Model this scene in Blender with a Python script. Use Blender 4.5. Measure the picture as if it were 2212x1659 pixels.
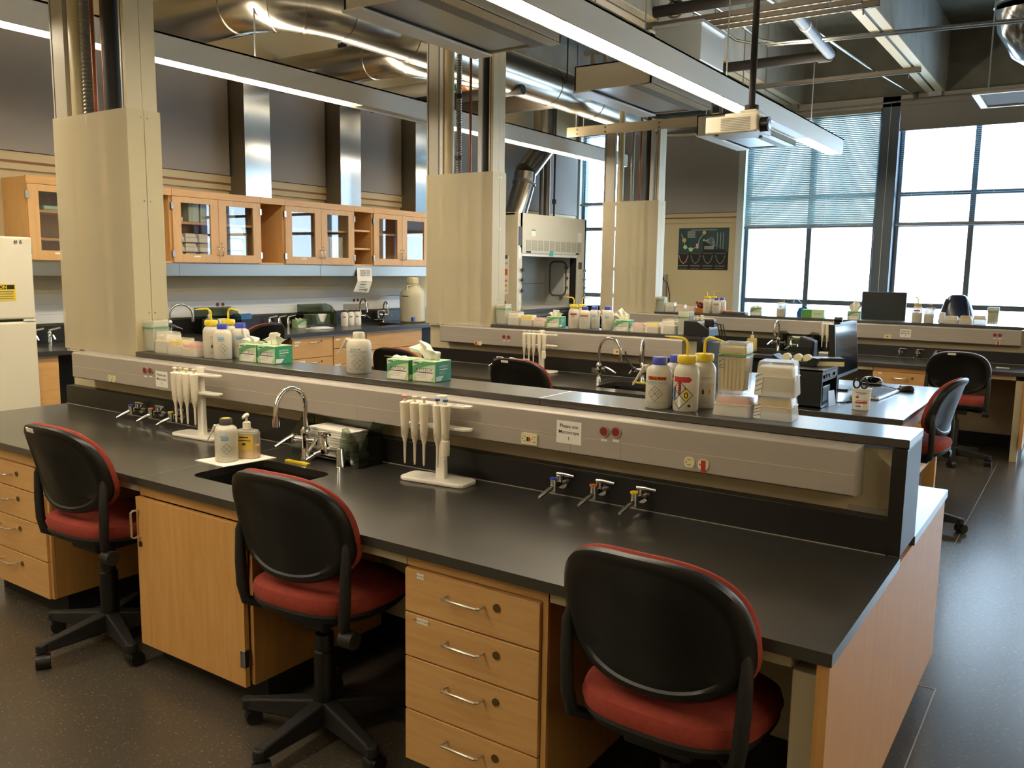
import bpy, bmesh, math, random
from mathutils import Matrix, Vector
for o in list(bpy.data.objects): bpy.data.objects.remove(o, do_unlink=True)
scene = bpy.context.scene
COL = scene.collection
R = math.radians
PI = math.pi
random.seed(4)

# ------------------------------------------------------------------ camera, world, exposure
cam_d = bpy.data.cameras.new('camera'); cam = bpy.data.objects.new('camera', cam_d); COL.objects.link(cam)
cam_d.sensor_fit = 'HORIZONTAL'; cam_d.sensor_width = 36.0; cam_d.lens = 36.0*1842.4/2212.0
cam_d.clip_start = 0.05; cam_d.clip_end = 200
yaw, pitch, roll = -0.595727, -0.135023, 0.014681
fw = Vector((math.sin(yaw)*math.cos(pitch), math.cos(yaw)*math.cos(pitch), math.sin(pitch)))
ri = Vector((math.cos(yaw), -math.sin(yaw), 0)); up = ri.cross(fw)
r2 = ri*math.cos(roll)+up*math.sin(roll); u2 = up*math.cos(roll)-ri*math.sin(roll)
m3 = Matrix((r2, u2, -fw)).transposed()
cam.matrix_world = Matrix.Translation((0, 0, 1.562)) @ m3.to_4x4()
scene.camera = cam

world = bpy.data.worlds.new('sky'); scene.world = world; world.use_nodes = True
bg = world.node_tree.nodes['Background']
bg.inputs['Color'].default_value = (0.60, 0.80, 1.0, 1); bg.inputs['Strength'].default_value = 3.6
scene.view_settings.view_transform = 'Standard'
try: scene.view_settings.look = 'None'
except Exception: pass
scene.view_settings.gamma = 1.0; scene.view_settings.use_curve_mapping = False
scene.view_settings.exposure = 1.8
LAMP = 13.0                      # fluorescent lens strength
LAMP_COL = (1.0, 0.86, 0.64)
cy = scene.cycles
cy.use_denoising = True; cy.max_bounces = 8; cy.diffuse_bounces = 4; cy.glossy_bounces = 4
cy.transparent_max_bounces = 16; cy.transmission_bounces = 6
cy.sample_clamp_indirect = 6.0; cy.caustics_reflective = False; cy.caustics_refractive = False

# ------------------------------------------------------------------ materials
def lin(h):
    h = h.lstrip('#'); out = []
    for i in (0, 2, 4):
        c = int(h[i:i+2], 16)/255.0
        out.append(c/12.92 if c <= 0.04045 else ((c+0.055)/1.055)**2.4)
    return (*out, 1.0)
def setin(b, names, v):
    for n in names:
        if n in b.inputs: b.inputs[n].default_value = v; return
MATS = {}
def mat(name, col, rough=0.5, metal=0.0, spec=None, alpha=None, trans=None, var=None, bump=None, emis=None, coat=None, sub=None):
    """principled material; var=(scale, amount, stretch) colour variation; bump=(scale, strength, stretch)"""
    m = bpy.data.materials.new(name); m.use_nodes = True; MATS[name] = m
    nt = m.node_tree; N = nt.nodes; Lk = nt.links; b = N['Principled BSDF']
    c = lin(col); b.inputs['Base Color'].default_value = c
    b.inputs['Roughness'].default_value = rough; b.inputs['Metallic'].default_value = metal
    if spec is not None: setin(b, ['Specular IOR Level', 'Specular'], spec)
    if coat is not None: setin(b, ['Coat Weight'], coat); setin(b, ['Coat Roughness'], 0.1)
    if trans is not None: setin(b, ['Transmission Weight', 'Transmission'], trans)
    if alpha is not None: b.inputs['Alpha'].default_value = alpha
    if emis is not None:
        setin(b, ['Emission Color'], (*emis[0], 1)); setin(b, ['Emission Strength'], emis[1])
    def noise(scale, stretch, detail=4):
        tc = N.new('ShaderNodeTexCoord'); mp = N.new('ShaderNodeMapping'); nz = N.new('ShaderNodeTexNoise')
        mp.inputs['Scale'].default_value = stretch; nz.inputs['Scale'].default_value = scale; nz.inputs['Detail'].default_value = detail
        Lk.new(tc.outputs['Object'], mp.inputs['Vector']); Lk.new(mp.outputs['Vector'], nz.inputs['Vector']); return nz
    if var:
        nz = noise(var[0], var[2] if len(var) > 2 else (1, 1, 1))
        rp = N.new('ShaderNodeValToRGB'); a = var[1]
        rp.color_ramp.elements[0].position = 0.3; rp.color_ramp.elements[1].position = 0.7
        rp.color_ramp.elements[0].color = (c[0]*(1-a), c[1]*(1-a), c[2]*(1-a), 1)
        rp.color_ramp.elements[1].color = (min(1, c[0]*(1+a)), min(1, c[1]*(1+a)), min(1, c[2]*(1+a)), 1)
        Lk.new(nz.outputs['Fac'], rp.inputs['Fac']); Lk.new(rp.outputs['Color'], b.inputs['Base Color'])
    if bump:
        nz = noise(bump[0], bump[2] if len(bump) > 2 else (1, 1, 1))
        bp = N.new('ShaderNodeBump'); bp.inputs['Strength'].default_value = bump[1]; bp.inputs['Distance'].default_value = 0.002
        Lk.new(nz.outputs['Fac'], bp.inputs['Height']); Lk.new(bp.outputs['Normal'], b.inputs['Normal'])
    return m
def seethrough(name, col, fac, rough=0.4, metal=0.0, gloss=None):
    """part transparent, part solid (perforated sheet, milky plastic): fac = share that lets light straight through"""
    m = mat(name, col, rough, metal); nt = m.node_tree; N = nt.nodes; Lk = nt.links
    b = N['Principled BSDF']; out = N['Material Output']; t = N.new('ShaderNodeBsdfTransparent'); mx = N.new('ShaderNodeMixShader')
    mx.inputs['Fac'].default_value = fac
    Lk.new(b.outputs[0], mx.inputs[1]); Lk.new(t.outputs[0], mx.inputs[2]); Lk.new(mx.outputs[0], out.inputs['Surface'])
    return m
def glass(name, tint, boost=1.0, rough=0.0):
    m = bpy.data.materials.new(name); m.use_nodes = True; MATS[name] = m; nt = m.node_tree; N = nt.nodes; Lk = nt.links
    N.remove(N['Principled BSDF']); out = N['Material Output']
    t = N.new('ShaderNodeBsdfTransparent'); t.inputs['Color'].default_value = (*tint, 1)
    g = N.new('ShaderNodeBsdfGlossy'); g.inputs['Roughness'].default_value = rough
    lw = N.new('ShaderNodeLayerWeight'); lw.inputs['Blend'].default_value = 0.5
    pw = N.new('ShaderNodeMath'); pw.operation = 'POWER'; pw.inputs[1].default_value = 4.0
    fr = N.new('ShaderNodeMath'); fr.operation = 'MULTIPLY_ADD'; fr.inputs[1].default_value = 0.92; fr.inputs[2].default_value = 0.06
    Lk.new(lw.outputs['Facing'], pw.inputs[0]); Lk.new(pw.outputs[0], fr.inputs[0])
    mu = N.new('ShaderNodeMath'); mu.operation = 'MULTIPLY'; mu.inputs[1].default_value = boost; mu.use_clamp = True
    mx = N.new('ShaderNodeMixShader')
    Lk.new(fr.outputs[0], mu.inputs[0]); Lk.new(mu.outputs[0], mx.inputs['Fac'])
    Lk.new(t.outputs[0], mx.inputs[1]); Lk.new(g.outputs[0], mx.inputs[2]); Lk.new(mx.outputs[0], out.inputs['Surface'])
    return m
def wood(name, c0, c1, stretch, rough=0.42):
    m = bpy.data.materials.new(name); m.use_nodes = True; MATS[name] = m; nt = m.node_tree; N = nt.nodes; Lk = nt.links; b = N['Principled BSDF']
    tc = N.new('ShaderNodeTexCoord'); mp = N.new('ShaderNodeMapping'); mp.inputs['Scale'].default_value = stretch
    n1 = N.new('ShaderNodeTexNoise'); n1.inputs['Scale'].default_value = 6; n1.inputs['Detail'].default_value = 8; n1.inputs['Distortion'].default_value = 1.2
    n2 = N.new('ShaderNodeTexNoise'); n2.inputs['Scale'].default_value = 60; n2.inputs['Detail'].default_value = 3
    ad = N.new('ShaderNodeMath'); ad.operation = 'MULTIPLY_ADD'; ad.inputs[1].default_value = 0.35
    rp = N.new('ShaderNodeValToRGB'); rp.color_ramp.elements[0].position = 0.42; rp.color_ramp.elements[1].position = 0.85
    rp.color_ramp.elements[0].color = lin(c0); rp.color_ramp.elements[1].color = lin(c1)
    Lk.new(tc.outputs['Object'], mp.inputs['Vector']); Lk.new(mp.outputs[0], n1.inputs['Vector']); Lk.new(mp.outputs[0], n2.inputs['Vector'])
    Lk.new(n2.outputs['Fac'], ad.inputs[0]); Lk.new(n1.outputs['Fac'], ad.inputs[2]); Lk.new(ad.outputs[0], rp.inputs['Fac'])
    Lk.new(rp.outputs['Color'], b.inputs['Base Color']); b.inputs['Roughness'].default_value = rough
    return m

mat('cream', '#cdbd98', 0.75, bump=(90, 0.15)); mat('wall_white', '#cfcabf', 0.7); mat('acoustic', '#a39d98', 0.95, bump=(400, 0.4))
mat('stripe', '#8a5a34', 0.6); mat('concrete', '#9a9c97', 0.85, var=(3, 0.16), bump=(25, 0.3)); mat('concrete_dark', '#7b796e', 0.9, var=(2.2, 0.25), bump=(25, 0.3))
mat('beige', '#c3b798', 0.45, bump=(300, 0.08)); mat('beige_light', '#c9bc99', 0.4); mat('strut', '#a9a498', 0.4, 0.3); mat('post_metal', '#b3ada0', 0.45)
mat('raceway', '#aaa298', 0.42, 0.15); mat('race_white', '#d9dadb', 0.35)
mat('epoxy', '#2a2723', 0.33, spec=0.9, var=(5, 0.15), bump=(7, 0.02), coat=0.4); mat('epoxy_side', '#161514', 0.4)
mat('black_plastic', '#090908', 0.38, bump=(500, 0.1)); mat('black_rough', '#121110', 0.6); mat('black_matt', '#0c0b0b', 0.8)
mat('grey_plastic', '#4a4a48', 0.5); mat('toe', '#0d0c0b', 0.7)
mat('red_fabric', '#94382a', 0.9, bump=(700, 0.5), var=(60, 0.12)); 
wood('maple_v', '#c08d4c', '#cc9c5c', (5, 5, 0.5)); wood('maple_h', '#c4955a', '#d0a469', (0.6, 6, 6)); wood('maple_hy', '#cb9a5c', '#d6a86c', (6, 0.6, 6))
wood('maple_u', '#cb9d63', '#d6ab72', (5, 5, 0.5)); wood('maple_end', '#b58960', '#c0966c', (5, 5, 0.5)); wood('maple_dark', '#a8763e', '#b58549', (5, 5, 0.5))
mat('steel', '#b8b8b4', 0.22, 1.0); mat('chrome', '#d2d2d0', 0.08, 1.0); mat('pull_metal', '#d9d3c6', 0.25, 0.9); mat('brushed', '#8f8c85', 0.36, 1.0, bump=(8, 0.06, (1, 1, 20)))
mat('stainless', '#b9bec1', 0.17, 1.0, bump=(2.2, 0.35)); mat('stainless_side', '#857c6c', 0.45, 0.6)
mat('duct', '#a9a49a', 0.24, 1.0, bump=(5, 0.12)); mat('duct_dark', '#7b746a', 0.35, 0.9, bump=(5, 0.15)); mat('galv', '#9aa0a4', 0.35, 0.85)
mat('brass', '#8d7b52', 0.35, 1.0); mat('copper', '#7a4a34', 0.35, 0.9); mat('iron', '#2a2624', 0.6, 0.2); mat('rust', '#6e675d', 0.65); mat('strap', '#b3a488', 0.4, 0.5)
mat('abs_grey', '#6c7683', 0.45); mat('pipe_cream', '#c6b78f', 0.35); mat('pipe_white', '#d8d2c4', 0.6)
mat('flex', '#85837c', 0.4, 0.7); mat('orange', '#c4702c', 0.6); mat('green_tape', '#1f4d3c', 0.6)
mat('fixture', '#d2ccbf', 0.5); mat('fixture_in', '#cfc7b0', 0.5)
mat('lamp', '#ffffff', 0.5, emis=(LAMP_COL, LAMP)); mat('lamp_up', '#ffffff', 0.5, emis=(LAMP_COL, LAMP*0.75)); mat('lamp_off', '#d8cfae', 0.45); mat('lamp_end', '#e8d48a', 0.5, emis=((1.0, 0.78, 0.35), LAMP*0.05))
mat('white', '#e4e0d6', 0.4); mat('white_warm', '#e8dfca', 0.4); mat('white_gloss', '#e9e4d8', 0.25); mat('paper', '#e9e5da', 0.8); mat('ivory', '#ddd3a8', 0.4)
mat('frame_dark', '#57616d', 0.45, 0.3); mat('jamb', '#c9d3d6', 0.55); mat('shade', '#938e8b', 0.85)
seethrough('slat', '#a9c0c2', 0.012, 0.5); mat('rail', '#9a9488', 0.5)
seethrough('screen', '#ddd0b0', 0.58, 0.5); seethrough('screen_side', '#c6b994', 0.10, 0.5)
glass('pane', (0.97, 0.99, 1.0), 0.8); glass('door_glass', (0.92, 0.92, 0.92), 1.1); glass('smoke', (0.55, 0.60, 0.53), 1.2, 0.05)
seethrough('milky', '#e0dac9', 0.25, 0.3); seethrough('milky_clear', '#e3ded0', 0.66, 0.22); seethrough('tip_yellow', '#dcc674', 0.10, 0.4); seethrough('tip_green', '#cfd6b8', 0.2, 0.4)
seethrough('jug', '#d6cfb4', 0.12, 0.35); mat('water', '#cfcab6', 0.3)
mat('yellow', '#e0c41c', 0.4); mat('blue_cap', '#3c4bb0', 0.4); mat('blue', '#3a6ea5', 0.5); mat('skyblue', '#86b4d6', 0.5); mat('cyan_line', '#5fa3c4', 0.6)
mat('green_box', '#1f8f5a', 0.5); mat('green_pale', '#b9d3a6', 0.5); mat('green_band', '#5c9a6c', 0.5); mat('olive_box', '#4c8f36', 0.5)
mat('pink', '#d98d86', 0.5); mat('mustard', '#cfae48', 0.5); mat('amber', '#d9a32c', 0.3); mat('soap_green', '#9fc4a8', 0.4)
mat('red', '#b22a26', 0.5); mat('maroon', '#7a1e22', 0.5); mat('red_dark', '#8c1f1c', 0.6); mat('orange_label', '#d9671d', 0.6); mat('purple', '#3a2f6a', 0.6)
mat('ink', '#15130f', 0.7); mat('ink_blue', '#2c6f9c', 0.7); mat('navy', '#1b2338', 0.22); mat('teal', '#173e42', 0.5); mat('grey_ink', '#7f7d76', 0.7); mat('pale_ink', '#b9c4c0', 0.7)
mat('fridge', '#d9d2bd', 0.4, bump=(600, 0.12)); mat('hood', '#cfc6ae', 0.42); mat('hood_in', '#b9b9b4', 0.5); mat('gasket', '#5f625e', 0.6); mat('mint', '#3fae94', 0.5)
mat('screen_off', '#0a0c0e', 0.12); mat('pc_black', '#121314', 0.4); mat('cable', '#0c0c0c', 0.5); mat('lblue', '#7fb0e0', 0.4); mat('key', '#2b2d30', 0.5); mat('silver', '#b9bcc0', 0.35, 0.4)
glass('blue_bag', (0.55, 0.75, 0.95), 1.0, 0.2)

# floor: dark sheet vinyl with pale flecks, glossy
def floor_mat():
    m = mat('floor_vinyl', '#3a342d', 0.26, spec=0.5); nt = m.node_tree; N = nt.nodes; Lk = nt.links; b = N['Principled BSDF']
    tc = N.new('ShaderNodeTexCoord'); mp = N.new('ShaderNodeMapping'); mp.inputs['Rotation'].default_value = (0, 0, 0.5); mp.inputs['Scale'].default_value = (55, 230, 1)
    n1 = N.new('ShaderNodeTexNoise'); n1.inputs['Scale'].default_value = 1.0; n1.inputs['Detail'].default_value = 2
    r1 = N.new('ShaderNodeValToRGB'); r1.color_ramp.elements[0].position = 0.63; r1.color_ramp.elements[1].position = 0.78
    r1.color_ramp.elements[0].color = lin('#4c453b'); r1.color_ramp.elements[1].color = lin('#9a8e7b')
    n2 = N.new('ShaderNodeTexNoise'); n2.inputs['Scale'].default_value = 2.3; n2.inputs['Detail'].default_value = 5
    mx = N.new('ShaderNodeMix'); mx.data_type = 'RGBA'; mx.blend_type = 'MULTIPLY'; mx.inputs[0].default_value = 0.5
    r2_ = N.new('ShaderNodeValToRGB'); r2_.color_ramp.elements[0].color = (0.6, 0.6, 0.6, 1); r2_.color_ramp.elements[1].color = (1, 1, 1, 1)
    Lk.new(tc.outputs['Object'], mp.inputs['Vector']); Lk.new(mp.outputs[0], n1.inputs['Vector']); Lk.new(tc.outputs['Object'], n2.inputs['Vector'])
    Lk.new(n1.outputs['Fac'], r1.inputs['Fac']); Lk.new(n2.outputs['Fac'], r2_.inputs['Fac'])
    Lk.new(r1.outputs['Color'], mx.inputs[6]); Lk.new(r2_.outputs['Color'], mx.inputs[7]); Lk.new(mx.outputs[2], b.inputs['Base Color'])
    bp = N.new('ShaderNodeBump'); bp.inputs['Strength'].default_value = 0.10; bp.inputs['Distance'].default_value = 0.003
    Lk.new(n2.outputs['Fac'], bp.inputs['Height']); Lk.new(bp.outputs[0], b.inputs['Normal'])
floor_mat()

# ------------------------------------------------------------------ mesh helpers
class MB:
    def __init__(s): s.v = []; s.f = []
    def add(s, v, f):
        k = len(s.v); s.v += [tuple(p) for p in v]; s.f += [tuple(i+k for i in q) for q in f]; return s
    def box(s, x0, x1, y0, y1, z0, z1):
        v = [(x0,y0,z0),(x1,y0,z0),(x1,y1,z0),(x0,y1,z0),(x0,y0,z1),(x1,y0,z1),(x1,y1,z1),(x0,y1,z1)]
        return s.add(v, [(0,3,2,1),(4,5,6,7),(0,1,5,4),(1,2,6,5),(2,3,7,6),(3,0,4,7)])
    def hexa(s, bot, top):
        return s.add(list(bot)+list(top), [(3,2,1,0),(4,5,6,7),(0,1,5,4),(1,2,6,5),(2,3,7,6),(3,0,4,7)])
    def cyl(s, p0, p1, r0, r1=None, n=16):
        p0 = Vector(p0); p1 = Vector(p1); r1 = r0 if r1 is None else r1
        d = (p1-p0).normalized(); a = d.orthogonal().normalized(); b = d.cross(a)
        v = [p0+(a*math.cos(2*PI*i/n)+b*math.sin(2*PI*i/n))*r0 for i in range(n)]+[p1+(a*math.cos(2*PI*i/n)+b*math.sin(2*PI*i/n))*r1 for i in range(n)]
        f = [(i, (i+1) % n, n+(i+1) % n, n+i) for i in range(n)]+[tuple(range(n-1, -1, -1)), tuple(range(n, 2*n))]
        return s.add(v, f)
    def tube(s, pts, r, n=10, closed=False):
        P = [Vector(p) for p in pts]; rr = r if isinstance(r, (list, tuple)) else [r]*len(P); k = len(P); rings = []
        a = None
        for i in range(k):
            t = (P[min(i+1, k-1)]-P[max(i-1, 0)]).normalized()
            if a is None: a = t.orthogonal().normalized()
            a = (a-t*a.dot(t)); a = a.normalized() if a.length > 1e-6 else t.orthogonal().normalized()
            b = t.cross(a); rings.append([P[i]+(a*math.cos(2*PI*j/n)+b*math.sin(2*PI*j/n))*rr[i] for j in range(n)])
        v = [q for g in rings for q in g]; f = []
        for i in range(k-1):
            for j in range(n): f.append((i*n+j, i*n+(j+1) % n, (i+1)*n+(j+1) % n, (i+1)*n+j))
        f.append(tuple(range(n-1, -1, -1))); f.append(tuple((k-1)*n+j for j in range(n)))
        return s.add(v, f)
    def lathe(s, prof, c=(0, 0, 0), n=24, sx=1.0, sy=1.0):
        v = []; f = []
        for r, z in prof: v += [(c[0]+r*sx*math.cos(2*PI*j/n), c[1]+r*sy*math.sin(2*PI*j/n), c[2]+z) for j in range(n)]
        for i in range(len(prof)-1):
            for j in range(n): f.append((i*n+j, i*n+(j+1) % n, (i+1)*n+(j+1) % n, (i+1)*n+j))
        f.append(tuple(range(n-1, -1, -1))); f.append(tuple((len(prof)-1)*n+j for j in range(n)))
        return s.add(v, f)
    def prism(s, poly, fn, a, b):
        """poly: 2D outline; fn(u, v, t) -> 3D; extruded from t=a to t=b"""
        n = len(poly); v = [fn(u, w, a) for u, w in poly]+[fn(u, w, b) for u, w in poly]
        f = [(i, (i+1) % n, n+(i+1) % n, n+i) for i in range(n)]+[tuple(range(n-1, -1, -1)), tuple(range(n, 2*n))]
        return s.add(v, f)
    def xf(s, M):
        s.v = [tuple(M @ Vector(p)) for p in s.v]; return s
    def join(s, o): return s.add(o.v, o.f)
def rrect(w, h, r, n=5):
    """rounded rectangle outline centred on 0"""
    out = []
    for cx, cy_, a0 in ((w/2-r, h/2-r, 0), (-w/2+r, h/2-r, 90), (-w/2+r, -h/2+r, 180), (w/2-r, -h/2+r, 270)):
        for i in range(n+1):
            a = R(a0+90*i/n); out.append((cx+r*math.cos(a), cy_+r*math.sin(a)))
    return out
XY = lambda u, v, t: (u, v, t)
XZ = lambda u, v, t: (u, t, v)
YZ = lambda u, v, t: (t, u, v)
def arc(c, r, a0, a1, n, fn):
    return [fn(c[0]+r*math.cos(R(a0+(a1-a0)*i/n)), c[1]+r*math.sin(R(a0+(a1-a0)*i/n))) for i in range(n+1)]

def tag(o, label=None, cat=None, group=None, kind=None):
    if label: o['label'] = label
    if cat: o['category'] = cat
    if group: o['group'] = group
    if kind: o['kind'] = kind
    return o
def thing(name, label, cat, loc=(0, 0, 0), rotz=0.0, group=None, kind=None):
    o = bpy.data.objects.new(name, None); COL.objects.link(o); o.location = loc; o.rotation_euler = (0, 0, rotz); o.empty_display_size = 0.05
    return tag(o, label, cat, group, kind)
def fix_normals(me):
    bm = bmesh.new(); bm.from_mesh(me); bmesh.ops.recalc_face_normals(bm, faces=bm.faces); bm.to_mesh(me); bm.free()
def part(name, mb, m, parent=None, world=False, smooth=False, bevel=0.0, seg=2, label=None, loc=None, recalc=True):
    """one mesh object; world=True: vertices are in world coordinates and the parent is an unrotated Empty (or its part)"""
    me = bpy.data.meshes.new(name); v = mb.v
    if world and parent is not None:
        p = parent; off = Vector((0, 0, 0))
        while p is not None: off += Vector(p.location); p = p.parent
        v = [(q[0]-off.x, q[1]-off.y, q[2]-off.z) for q in v]
    me.from_pydata(v, [], mb.f); 
    if recalc: fix_normals(me)
    me.materials.append(MATS[m])
    if smooth:
        me.polygons.foreach_set('use_smooth', [True]*len(me.polygons))
        try: me.set_sharp_from_angle(angle=R(40))
        except Exception: pass
    o = bpy.data.objects.new(name, me); COL.objects.link(o)
    if parent is not None: o.parent = parent
    if loc: o.location = loc
    if bevel > 0:
        b = o.modifiers.new('bevel', 'BEVEL'); b.width = bevel; b.segments = seg; b.limit_method = 'ANGLE'; b.angle_limit = R(35)
    if label: o['label'] = label
    return o
def solo(name, mb, m, label, cat, group=None, kind=None, **k):
    return tag(part(name, mb, m, None, **k), label, cat, group, kind)
def struct(name, mb, m, label=None, cat=None, parent=None, **k):
    o = part(name, mb, m, parent, **k)
    if parent is None: tag(o, label, cat, None, 'structure')
    return o
def dup(root, loc, rotz=None, label=None, group=None):
    def cp(o, par):
        c = o.copy(); COL.objects.link(c); c.parent = par
        for ch in list(o.children): cp(ch, c)
        return c
    r = cp(root, root.parent); r.location = loc
    if rotz is not None: r.rotation_euler = (0, 0, rotz)
    if label: r['label'] = label
    if group: r['group'] = group
    return r
def B(*a): return MB().box(*a)

_txt = {}
def text2d(s, size, align='CENTER', bold=0.0):
    key = (s, align, bold)
    if key not in _txt:
        cu = bpy.data.curves.new('t', 'FONT'); cu.body = s; cu.size = 1.0; cu.align_x = align; cu.resolution_u = 2; cu.offset = bold; cu.space_line = 1.0
        o = bpy.data.objects.new('t', cu); COL.objects.link(o)
        me = bpy.data.meshes.new_from_object(o)
        _txt[key] = ([(v.co.x, v.co.y) for v in me.vertices], [tuple(p.vertices) for p in me.polygons])
        bpy.data.objects.remove(o, do_unlink=True); bpy.data.curves.remove(cu); bpy.data.meshes.remove(me)
    v, f = _txt[key]
    return [(x*size, y*size) for x, y in v], f
def flat(o, u, v):
    """maps (a, b) -> point on the plane through o spanned by u, v"""
    o = Vector(o); u = Vector(u).normalized(); v = Vector(v).normalized()
    return lambda a, b, e=0.0: tuple(o+u*a+v*b+u.cross(v)*e)
def around(c, r, ang):
    """maps (a, b) -> point on an upright cylinder; a runs counter-clockwise seen from above, b up"""
    def fn(a, b, e=0.0):
        t = ang+a/r; return (c[0]+(r+e)*math.cos(t), c[1]+(r+e)*math.sin(t), c[2]+b)
    return fn
def letters(mb, fn, s, size, a=0, b=0, align='CENTER', bold=0.0, e=0.0):
    v, f = text2d(s, size, align, bold); return mb.add([fn(x+a, y+b, e) for x, y in v], f)
def quad(mb, fn, a0, a1, b0, b1, e=0.0, n=1):
    for i in range(n):
        x0 = a0+(a1-a0)*i/n; x1 = a0+(a1-a0)*(i+1)/n
        mb.add([fn(x0, b0, e), fn(x1, b0, e), fn(x1, b1, e), fn(x0, b1, e)], [(0, 1, 2, 3)])
    return mb
def poly(mb, fn, pts, e=0.0): return mb.add([fn(a, b, e) for a, b in pts], [tuple(range(len(pts)))])
def line(mb, fn, p, q, w, e=0.0):
    d = Vector((q[0]-p[0], q[1]-p[1])); n = Vector((-d.y, d.x)).normalized()*w/2
    return poly(mb, fn, [(p[0]-n.x, p[1]-n.y), (q[0]-n.x, q[1]-n.y), (q[0]+n.x, q[1]+n.y), (p[0]+n.x, p[1]+n.y)], e)
def disc(mb, fn, c, r, e=0.0, n=16): return poly(mb, fn, [(c[0]+r*math.cos(2*PI*i/n), c[1]+r*math.sin(2*PI*i/n)) for i in range(n)], e)
def decal(name, mb, m, parent, world=False): return part(name, mb, m, parent, world=world, recalc=False)
S = 3.187          # spacing of the benches
# ================================================================== THE ROOM
XL, XR, YB, YF, ZC = -7.0, 4.2, -3.2, 12.1, 4.6
fl = struct('floor', B(XL-.2, XR+.2, YB-.2, YF+.2, -.1, 0), 'floor_vinyl', 'dark speckled sheet vinyl floor with pale flecks', 'floor')
part('seam', B(-.5535, -.5505, 3.62, 8.12, 0, .0012), 'grey_ink', fl)
part('seam', B(.62, .623, YB, YF, 0, .0012), 'grey_ink', fl)
part('patch_seam', B(-.372, -.368, 1.2, 3.44, 0, .0014), 'rail', fl)
part('patch_seam', B(-.44, -.368, 3.44, 3.444, 0, .0014), 'rail', fl)
struct('ceiling', B(XL-.2, XR+.2, YB-.2, YF+.3, ZC, ZC+.15), 'concrete_dark', 'grey concrete ceiling slab between the beams', 'ceiling')
for k in range(-3, 4):
    x = -1.755-1.745*k
    if x-.2 < XL: continue
    b_ = struct('ceiling_beam', B(x-.2, x, YB, YF, 3.81, ZC), 'concrete', 'grey concrete ceiling beam %s' % {1: 'above the hanging light near the projector pole', 0: 'carrying a slotted channel toward the windows', 2: 'above the silver ducts'}.get(k, 'over the benches number %d' % (k+4)), 'beam')
    part('channel', B(x-.112, x-.088, YB, YF, 3.803, 3.812), 'iron', b_)
    part('flange', MB().box(x-.2, x-.115, YB, YF, 3.795, 3.81).box(x-.085, x, YB, YF, 3.795, 3.81), 'beige_light', b_)
    part('end_block', B(x-.17, x-.02, YF-.18, YF, 3.74, 3.81), 'galv', b_)
# left wall
wl = struct('wall_left', B(XL-.15, XL, YB, YF, 0, ZC), 'cream', 'cream wall behind the wood wall cabinets', 'wall')
pan = [(YB, 0.4), (0.4, 2.9), (2.9, 5.40), (5.74, 6.64), (6.96, 7.86), (8.18, 9.4), (9.42, 12.05)]
for a, b_ in pan: part('acoustic_panel', B(XL, XL+.04, a+.006, b_-.006, 2.402, 3.5), 'acoustic', wl)
part('rail_board', B(XL, XL+.03, YB, YF, 2.262, 2.395), 'cream', wl)
part('rail_stripe', B(XL+.03, XL+.036, YB, YF, 2.312, 2.330), 'stripe', wl)
part('splash_band', B(XL, XL+.01, 3.12, 8.6, 1.215, 1.30), 'wall_white', wl)
# wall behind the windows' side
wf = MB(); yb = YF+.26
for a in ((XL-.15, -6.96, 0, 3.8), (-6.27, -4.315, 0, 3.8), (-6.96, -6.27, 0, .45), (-4.315, XR, 0, .45), (-6.96, -6.27, 3.68, 3.8)): wf.box(a[0], a[1], YF, yb, a[2], a[3])
wf = struct('wall_far', wf, 'cream', 'cream wall with the poster beside the tall windows', 'wall')
part('acoustic_panel', B(-6.24, -4.335, YF-.04, YF, 2.405, 3.68), 'acoustic', wf)
part('rail_board', B(-6.24, -4.34, YF-.03, YF, 2.262, 2.397), 'cream', wf)
part('rail_stripe', B(-6.24, -4.345, YF-.036, YF-.03, 2.325, 2.343), 'stripe', wf)
part('jamb', B(-4.335, -4.24, YF-.05, yb, .45, 3.68), 'jamb', wf)
part('jamb', B(-6.97, -6.93, YF-.03, yb, .45, 3.68), 'jamb', wf)
struct('beam_far', B(XL-.15, XR, YF, yb+.1, 3.8, ZC), 'concrete_dark', 'stained dark concrete band above the tall windows', 'beam')
tr = struct('trim_1', B(-4.335, XR, YF-.1, YF+.05, 3.67, 3.80), 'raceway', 'pale grey header strip over the windows', 'trim')
part('clip', B(-2.10, -2.05, YF-.13, YF-.1, 3.72, 3.82), 'iron', tr)
struct('wall_right', B(XR, XR+.15, YB, yb, 0, ZC), 'cream', 'cream wall on the far side of the aisle', 'wall')
struct('wall_back', B(XL-.15, XR+.15, YB-.15, YB, 0, ZC), 'cream', 'cream wall behind the viewer', 'wall')

def window(n, x0, x1, mull, trans, label):
    w = thing('window_%d' % n, label, 'window', (0.5*(x0+x1), YF+.1, .45), kind='structure')
    y0, y1 = YF+.06, YF+.16
    fr = MB().box(x0, x0+.05, y0, y1, .45, 3.68).box(x1-.05, x1, y0, y1, .45, 3.68).box(x0, x1, y0, y1, .45, .51).box(x0, x1, y0, y1, 3.62, 3.68)
    part('window_frame', fr, 'frame_dark', w, world=True, bevel=.004)
    for m in mull: part('mullion', B(m-.032, m+.032, y0-.03, y1, .5, 3.64), 'frame_dark', w, world=True, bevel=.004)
    for t in trans: part('transom', B(x0+.05, x1-.05, y0, y1-.01, t[0]-.006, t[1]+.008), 'frame_dark', w, world=True, bevel=.004)
    xs = [x0+.05]+list(mull)+[x1-.05]; zs = [.5]+[0.5*(t[0]+t[1]) for t in trans]+[3.63]
    for i in range(len(xs)-1):
        for j in range(len(zs)-1): part('pane', B(xs[i], xs[i+1], YF+.11, YF+.114, zs[j], zs[j+1]), 'pane', w, world=True)
    return w
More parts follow.
